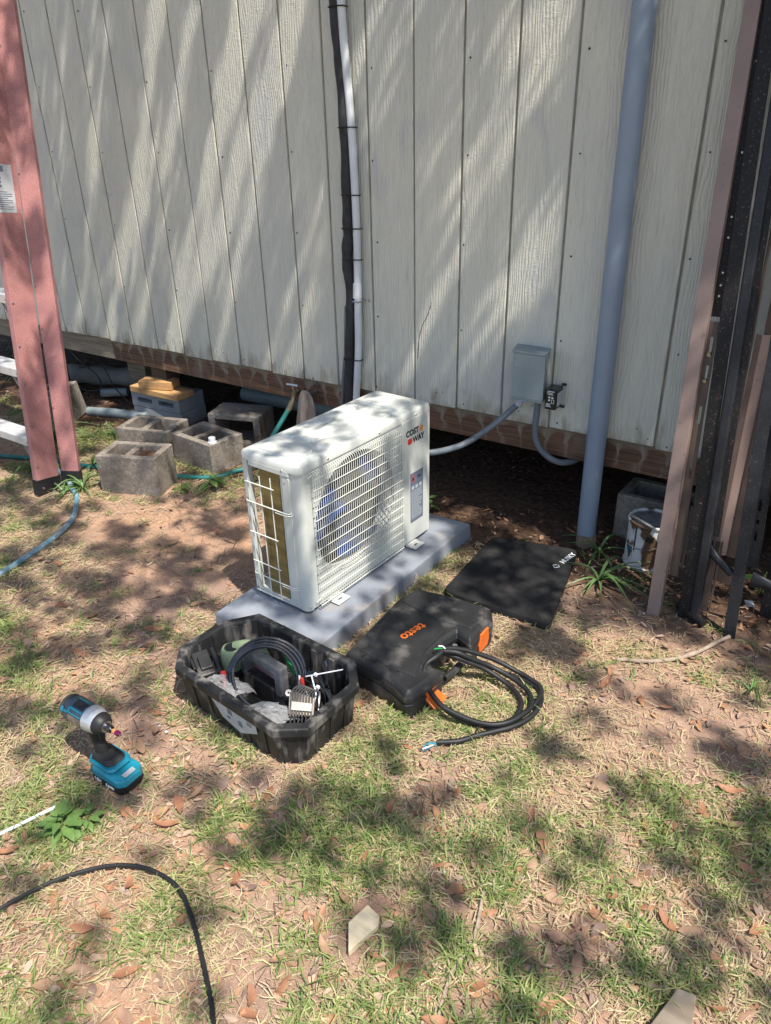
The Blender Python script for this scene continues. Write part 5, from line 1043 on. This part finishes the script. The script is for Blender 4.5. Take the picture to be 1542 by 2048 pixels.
# ------------------------------------------------------------ plants
def strap_plant(x, y, n, Lr, label, seed, wr=.006, lean_=None, group='strappy weed clumps'):
    r = random.Random(seed); e = empty('strap_leaf_weed', (x, y, 0), label, 'weed', group=group)
    for k in range(n):
        a = r.uniform(0, 6.283) if lean_ is None else lean_+r.uniform(-1.1, 1.1); L = r.uniform(*Lr); rise = r.uniform(.35, .95); pts = []
        for i in range(8):
            t = i/7; d = L*t*(.35+.65*t)*(1.25-rise*.5); z = L*rise*(1.5*t-1.35*t*t)*1.0; pts.append(V((x+math.cos(a)*d, y+math.sin(a)*d, max(z, .006)+.004)))
        s = V((-math.sin(a), math.cos(a), 0)); vs = []
        for i, p in enumerate(pts):
            w2 = wr*r.uniform(.85, 1.1)*(1-.9*(i/7)**2.2); vs += [p-s*w2, p+V((0, 0, -.0025)), p+s*w2]
        fs = []
        for i in range(7): b_ = i*3; fs += [(b_, b_+1, b_+4, b_+3), (b_+1, b_+2, b_+5, b_+4)]
        mb = MB(); mb.add(vs, fs); mb.build('leaf', M_STRAP, e, smooth=True)
strap_plant(1.12, -.80, 17, (.10, .24), 'strappy green weed clump growing at the foot of the red ladder', 1)
strap_plant(1.09, -.885, 9, (.08, .16), 'small strappy weed right against the ladder foot by the hose', 12)
strap_plant(3.405, -.29, 15, (.12, .28), 'strappy weed clump with long arching leaves between the mat and paint can', 2, lean_=None)
strap_plant(3.335, -.10, 8, (.10, .20), 'thin strappy weed behind the mat by the grey pipe base', 3)
strap_plant(.95, -.62, 10, (.10, .22), 'strappy weed just behind the ladder on the right side', 4)
strap_plant(.45, -.50, 22, (.14, .34), 'large strappy weed clump seen left of the ladder above the hose', 5, .007)
strap_plant(.10, -.33, 22, (.16, .38), 'large strappy weed clump farthest left behind the ladder treads', 6, .007)
strap_plant(.72, -.80, 14, (.12, .28), 'strappy weed in the shade under the lowest ladder tread', 7)
strap_plant(1.38, -.26, 7, (.10, .18), 'green weed sprouting from the hollow of the block with the cap', 8)
strap_plant(1.08, -.30, 6, (.08, .16), 'thin weed sprouting between the low sunken block and the pier', 9)
strap_plant(.70, -.28, 9, (.10, .20), 'strappy weed in front of the white pipe by the pier', 10)
strap_plant(2.12, -1.02, 8, (.03, .08), 'low grassy weed on the sand left of the air conditioner', 11, .003)
strap_plant(3.98, -.62, 9, (.05, .12), 'green grass tuft on the sand at the right edge', 13, .0035)
def leafy(x, y, n, Lr, label, seed, h=.06, m_=None, wf=.30):
    r = random.Random(seed); e = empty('broadleaf_weed', (x, y, 0), label, 'weed', group='broadleaf weeds')
    for k in range(n):
        a = k*2.4+r.uniform(-.3, .3); L = r.uniform(*Lr); t0 = r.random(); z0 = h*(.2+.8*t0); base_ = V((x+math.cos(a)*.012, y+math.sin(a)*.012, z0)); d = V((math.cos(a), math.sin(a), r.uniform(-.15, .35)-.2*(1-t0))).normalized(); s = V((-math.sin(a), math.cos(a), 0)); vs = []
        for i in range(7):
            t = i/6; w2 = L*wf*max(0, math.sin(math.pi*min(1, (t*.95+.04))))**.9*(1-.55*t)*(1+.16*(i % 2)); p = base_+d*(L*t)+V((0, 0, -.28*L*t*t)); vs += [p-s*w2+V((0, 0, .12*w2)), p-V((0, 0, .08*w2)), p+s*w2+V((0, 0, .12*w2))]
        fs = []
        for i in range(6): b_ = i*3; fs += [(b_, b_+1, b_+4, b_+3), (b_+1, b_+2, b_+5, b_+4)]
        mb = MB(); mb.add(vs, fs); mb.build('leaf', M_WEED, e, smooth=True)
    MB().tube([(x, y, -.005), (x+.004, y, h)], .0022, 6).build('stem', M_WEED, e)
leafy(2.715, -2.020, 26, (.030, .060), 'bright green broad-leaved weed growing in the grass near the bottom left', 21, .05)
leafy(2.745, -1.975, 14, (.020, .036), 'smaller bright green weed right beside the large broad-leaved one', 22, .035)
leafy(1.62, -.47, 9, (.05, .08), 'lobed green weed in front of the concrete block with the cap', 23, .07)
leafy(3.90, -.06, 9, (.04, .07), 'small oval-leaved seedling behind the rails at the right edge', 24, .08)
leafy(1.52, -.56, 7, (.03, .05), 'little green weed at the right foot of the nearest concrete block', 25, .04)
leafy(2.58, -.12, 6, (.04, .06), 'shaded green weed at the shed edge behind the air conditioner', 26, .06)

# ------------------------------------------------------------ lawn: grass, straw, leaf litter
FOOT = [inset(pc, 1.02), [(x, y) for x, y in inset(tp, .93)], inset(cp, .99), inset(cs, 1.0), [(1.20, -.77), (1.49, -.65), (1.45, -.48), (1.17, -.59)], [(1.21, -.34), (1.53, -.365), (1.56, -.14), (1.25, -.12)], [(.92, -.43), (1.21, -.34), (1.17, -.12), (.88, -.22)], [(2.61, -1.88), (2.75, -1.88), (2.75, -1.79), (2.61, -1.79)], [(3.42, -.13), (3.58, -.13), (3.58, .03), (3.42, .03)], [(.98, -.96), (1.05, -.96), (1.06, -.78), (.97, -.78)], [(.5, -.06), (.95, -.06), (.95, .25), (.5, .25)], [(3.42, -1.90), (3.49, -1.90), (3.49, -1.74), (3.41, -1.74)], [(3.98, -1.78), (4.09, -1.78), (4.075, -1.59), (4.03, -1.59)]]
def inside(x, y, poly):
    c = np.zeros(len(x), bool); n = len(poly)
    for i in range(n):
        (x1, y1), (x2, y2) = poly[i], poly[(i+1) % n]
        if y1 == y2: continue
        c ^= ((y1 > y) != (y2 > y)) & (x < (x2-x1)*(y-y1)/(y2-y1)+x1)
    return c
def clear(x, y):
    k = np.ones(len(x), bool)
    for p in FOOT: k &= ~inside(x, y, p)
    return k
def bare(x, y):
    """0..1 how much lawn grows here"""
    b = np.ones(len(x))
    for cx, cy, rx, ry, s in ((1.45, -.68, .4, .15, .6), (2.25, -.85, .22, .40, .9), (2.0, -1.32, .25, .12, .5), (2.75, -1.70, .30, .06, .6), (3.45, -1.93, .10, .06, .6), (3.62, -1.0, .15, .05, .4), (3.35, -.5, .25, .3, .5), (2.4, -1.75, .15, .08, .5), (3.2, -1.9, .12, .05, .4),(1.75, -.88, .50, .26, .9), (2.1, -1.15, .34, .22, .9), (2.42, -1.45, .26, .12, .85), (2.56, -1.66, .30, .10, .9), (2.95, -1.66, .16, .05, .7), (3.80, -.78, .30, .18, .8), (3.60, -.38, .5, .18, .95), (3.95, -.98, .22, .12, .7), (1.35, -1.02, .2, .1, .7), (2.0, -.55, .4, .3, .8), (2.62, -1.76, .12, .08, .6)):
        b *= 1-s*np.exp(-(((x-cx)/rx)**2+((y-cy)/ry)**2)**1.5)
    b *= np.clip((-.12-y)/.22, 0, 1)
    return b
def blades(n, tuft, area, L, wid, lean_r, m_, name, label, dens, seed, curl=.5, zlift=.001, clump=.02):
    r = np.random.default_rng(seed); x0, x1, y0, y1 = area
    nt_ = n//tuft; x, y = r.uniform(x0, x1, nt_*6), r.uniform(y0, y1, nt_*6); k = r.random(nt_*6) < dens(x, y); x, y = x[k][:nt_], y[k][:nt_]
    m2 = len(x); x = np.repeat(x, tuft); y = np.repeat(y, tuft); N = len(x)
    x = x+r.normal(0, clump, N); y = y+r.normal(0, clump, N); k = clear(x, y) & (y < .6); x, y = x[k], y[k]; N = len(x)
    z = gz_(x, y)+r.uniform(0, zlift, N); a = r.uniform(0, 2*np.pi, N); ln = r.uniform(L[0], L[1], N); el = np.radians(r.uniform(lean_r[0], lean_r[1], N)); w2 = r.uniform(wid[0], wid[1], N)/2
    cu = a+r.normal(0, curl, N)
    dx, dy = np.cos(a)*np.cos(el), np.sin(a)*np.cos(el); dz = np.sin(el)
    p0 = np.stack([x, y, z], 1); p1 = p0+np.stack([dx, dy, dz], 1)*(ln*.5)[:, None]
    el2 = el*.45-np.radians(12)*(el > .3); d2 = np.stack([np.cos(cu)*np.cos(el2), np.sin(cu)*np.cos(el2), np.sin(el2)], 1); p2 = p1+d2*(ln*.5)[:, None]
    p2[:, 2] = np.maximum(p2[:, 2], z+.001)
    s = np.stack([-np.sin(a), np.cos(a), r.normal(0, .35, N)], 1)*w2[:, None]
    vs = np.stack([p0-s*.8, p0+s*.8, p1-s, p1+s, p2], 1).reshape(-1, 3)
    b_ = np.arange(N)*5
    nl = N*2; loops = np.stack([b_, b_+1, b_+3, b_+2, b_+2, b_+3, b_+4], 1).ravel()
    me = bpy.data.meshes.new(name); me.vertices.add(len(vs)); me.vertices.foreach_set('co', vs.ravel()); me.loops.add(len(loops)); me.loops.foreach_set('vertex_index', loops)
    me.polygons.add(nl); st = np.stack([np.arange(N)*7, np.arange(N)*7+4], 1).ravel(); me.polygons.foreach_set('loop_start', st); me.polygons.foreach_set('loop_total', np.tile([4, 3], N)); me.update(calc_edges=True)
    me.materials.append(m_); o = link(name, me); tag(o, label, None, None, 'stuff'); print(name, N); return o
def d_green(x, y):
    v = vnoise(x, y, .16, 31)*.55+vnoise(x, y, .06, 32)*.45; return .8*np.clip((v-.47)*4.6, .03, 1)*bare(x, y)**1.5*(.55+.45*np.clip((-.9-y)/.5, 0, 1))
def d_straw(x, y):
    v = vnoise(x, y, .2, 41)*.6+vnoise(x, y, .05, 42)*.4; return np.clip((v-.20)*2.2, .10, 1)*(.05+.95*bare(x, y)**1.3)*np.clip((-.22-y)/.35, .06, 1)
AR_ = (-.6, 4.8, -2.7, .10)
blades(85000, 13, AR_, (.022, .066), (.0017, .0036), (3, 55), M_GRASS, 'green_grass', 'short green grass growing in patches', d_green, 51, .35, clump=.013)
blades(165000, 5, AR_, (.014, .055), (.0011, .0028), (0, 20), M_STRAW, 'dry_grass', 'dry mown grass lying over the soil', d_straw, 52, .7, zlift=.010, clump=.03)
blades(16000, 12, (-6, 10, -7, 6), (.03, .08), (.003, .006), (10, 60), M_GRASS, 'far_grass', 'grass of the yard beyond the work area', lambda x, y: ((x < -.6) | (x > 4.8) | (y > 3.3) | (y < -2.7)).astype(float)*.9, 53, .4, clump=.04)

blades(2600, 2, AR_, (.035, .12), (.0010, .0022), (0, 10), M_CHIP, 'fallen_twigs', 'thin dark twigs and stalks scattered on the lawn', lambda x, y: .3+.7*vnoise(x, y, .3, 81), 54, .25, zlift=.012, clump=.05)

def flakes(n, area, L, ar, m_, name, label, dens, seed, tilt=.22, zl=.010):
    r = np.random.default_rng(seed); x, y = r.uniform(area[0], area[1], n*4), r.uniform(area[2], area[3], n*4); k = (r.random(n*4) < dens(x, y)); x, y = x[k], y[k]; k = clear(x, y); x, y = x[k][:n], y[k][:n]; N = len(x)
    z = gz_(x, y)+r.uniform(.001, zl, N); a = r.uniform(0, 2*np.pi, N); ln = r.uniform(L[0], L[1], N)/2; w2 = ln*r.uniform(ar[0], ar[1], N)
    u = np.stack([np.cos(a), np.sin(a), r.normal(0, tilt, N)], 1); v = np.stack([-np.sin(a), np.cos(a), r.normal(0, tilt, N)], 1); P = np.stack([x, y, z], 1)
    u *= ln[:, None]; v *= w2[:, None]; up = np.array([0, 0, 1.0])*(w2*r.uniform(-.2, .5, N))[:, None]
    vs = np.stack([P-u, P-u*.3-v+up, P+u*.5-v*.8+up, P+u, P+u*.4+v*.9+up, P-u*.4+v+up], 1).reshape(-1, 3); vs[:, 2] = np.maximum(vs[:, 2], gz_(vs[:, 0], vs[:, 1])+.0008)
    b_ = np.arange(N)[:, None]*6; fs = np.concatenate([b_+np.array([0, 1, 2, 3]), b_+np.array([0, 3, 4, 5])]).tolist()
    me = bpy.data.meshes.new(name); me.from_pydata(vs.tolist(), [], fs); me.materials.append(m_); return tag(link(name, me), label, None, None, 'stuff')
fr = lambda x, y: np.clip(.10+.9*np.clip((-1.15-y)/.5, 0, 1)+.2*(x > 3.3), 0, 1)*(.35+.9*vnoise(x, y, .22, 61))
flakes(15000, AR_, (.007, .032), (.25, .5), M_LITTER, 'leaf_litter', 'broken brown leaf litter scattered over the lawn', fr, 62)
flakes(16000, (-1.0, 5.0, -.75, 1.0), (.004, .022), (.15, .4), M_CHIP, 'bark_chips', 'small bark chips and debris along the shed edge', lambda x, y: np.clip((y+.75)/.5, 0, 1)*(.3+.7*vnoise(x, y, .15, 64)), 63, .3)
flakes(5000, (1.0, 4.6, -2.3, .0), (.002, .006), (.5, .9), M_CHIP, 'soil_crumbs', 'dark crumbs of soil on the sand', lambda x, y: np.full(len(x), .7), 65, .3, .004)

# individual fallen leaves: six meshes, three colours
def leaf_mesh(L, wf, curl, fold, seed, m_):
    r = random.Random(seed); vs = []; n = 8
    for i in range(n+1):
        t = i/n; w2 = L*wf*math.sin(math.pi*(t**.85))**.75*(1+.12*r.uniform(-1, 1)) if 0 < i < n else .0008; z = curl*L*((2*t-1)**2)+.002*r.random(); yb = .06*L*math.sin(t*3)
        vs += [((t-.5)*L, yb-w2, z+fold*w2+.002*r.random()), ((t-.5)*L, yb, z), ((t-.5)*L, yb+w2, z+fold*w2+.002*r.random())]
    fs = []
    for i in range(n): b_ = i*3; fs += [(b_, b_+1, b_+4, b_+3), (b_+1, b_+2, b_+5, b_+4)]
    me = bpy.data.meshes.new('fallen_leaf'); me.from_pydata(vs, [], fs); me.materials.append(m_); me.polygons.foreach_set('use_smooth', [True]*len(fs)); return me
LM = [(leaf_mesh(L, wf, c, f, s, m_), lb) for L, wf, c, f, s, m_, lb in (
    (.062, .18, .10, .35, 1, M_OAK1, 'rust-brown dry oak leaf'), (.050, .22, .16, -.25, 2, M_OAK1, 'rust-brown dry oak leaf'),
    (.066, .17, .08, .30, 3, M_OAK2, 'tan dry oak leaf'), (.048, .24, .14, .40, 4, M_OAK2, 'tan dry oak leaf'),
    (.058, .20, .18, .25, 5, M_OAK3, 'grey-brown dry oak leaf'), (.044, .23, .10, -.30, 6, M_OAK3, 'grey-brown dry oak leaf'))]
def project(p):
    d = V(p)-CAM; z = d.dot(FW); return 771+1501.1*d.dot(RT)/z, 1024-1501.1*d.dot(UP)/z
LAND = [(2.68, -1.84, 'impact driver'), (2.72, -2.0, 'broad-leaved weed'), (3.0, -1.97, 'top of the black cord'), (3.24, -2.06, 'right side of the black cord'), (3.45, -1.82, 'pale wood offcut'), (3.66, -1.78, 'dry twig'), (4.04, -1.66, 'grey board end'),
        (3.30, -1.33, 'bare end of the black cable'), (3.48, -1.05, 'black cable coil'), (2.84, -1.65, 'black tool tray'), (3.15, -1.30, 'near end of the black case'), (3.70, -.66, 'crooked stick'), (3.90, -.42, 'foot of the right-hand steel rail'), (3.36, -.66, 'corner of the kneeling mat'),
        (1.4, -1.2, 'faded blue hose'), (1.3, -.8, 'nearest concrete block'), (2.43, -1.1, 'left edge of the grey pad'), (1.7, -.35, 'green hose by the blocks'), (3.98, -.62, 'grass tuft at the right edge'), (2.6, -2.15, 'white rod'), (3.0, -.2, 'far edge of the kneeling mat')]
r = random.Random(77); cnt = 0; tries = 0
while cnt < 285 and tries < 60000:
    tries += 1; x, y = r.uniform(.4, 4.3), r.uniform(-2.35, -.1)
    px, py = project((x, y, 0))
    if not (-10 < px < 1552 and 700 < py < 2060): continue
    pr = .06 if py < 1250 else (.22 if py < 1560 else .9)
    if r.random() > pr*(.3+.9*float(vnoise(x, y, .25, 71))): continue
    if not clear(np.array([x]), np.array([y]))[0]: continue
    me, lb = LM[r.choice((0, 0, 1, 2, 2, 3, 3, 4, 5, 0, 1, 4))]; o = link('fallen_leaf', me); s = r.uniform(.45, 1.08)
    o.location = (x, y, float(gz_(x, y))+r.uniform(.003, .012)); o.rotation_euler = (r.uniform(-.3, .3)+(math.pi if r.random() < .3 else 0), r.uniform(-.25, .25), r.uniform(0, 6.28)); o.scale = (s, s, s)
    if abs(o.rotation_euler.x) > 2: o.location.z += .006
    lm = min(LAND, key=lambda k: (k[0]-x)**2+(k[1]-y)**2); dd = math.hypot(lm[0]-x, lm[1]-y)
    side = 'in front of' if y+x*-.7 < lm[1]-lm[0]*.7 else 'behind'
    if dd < .09: side = 'close beside'
    zone = ('small ' if s < .62 else 'large ' if s > .92 else '')+lb, side+' the '+lm[2]
    lb, zone = zone
    tag(o, lb+' '+zone, 'leaf', 'fallen leaves'); cnt += 1
print('leaves', cnt)
print('objects', len(bpy.data.objects))
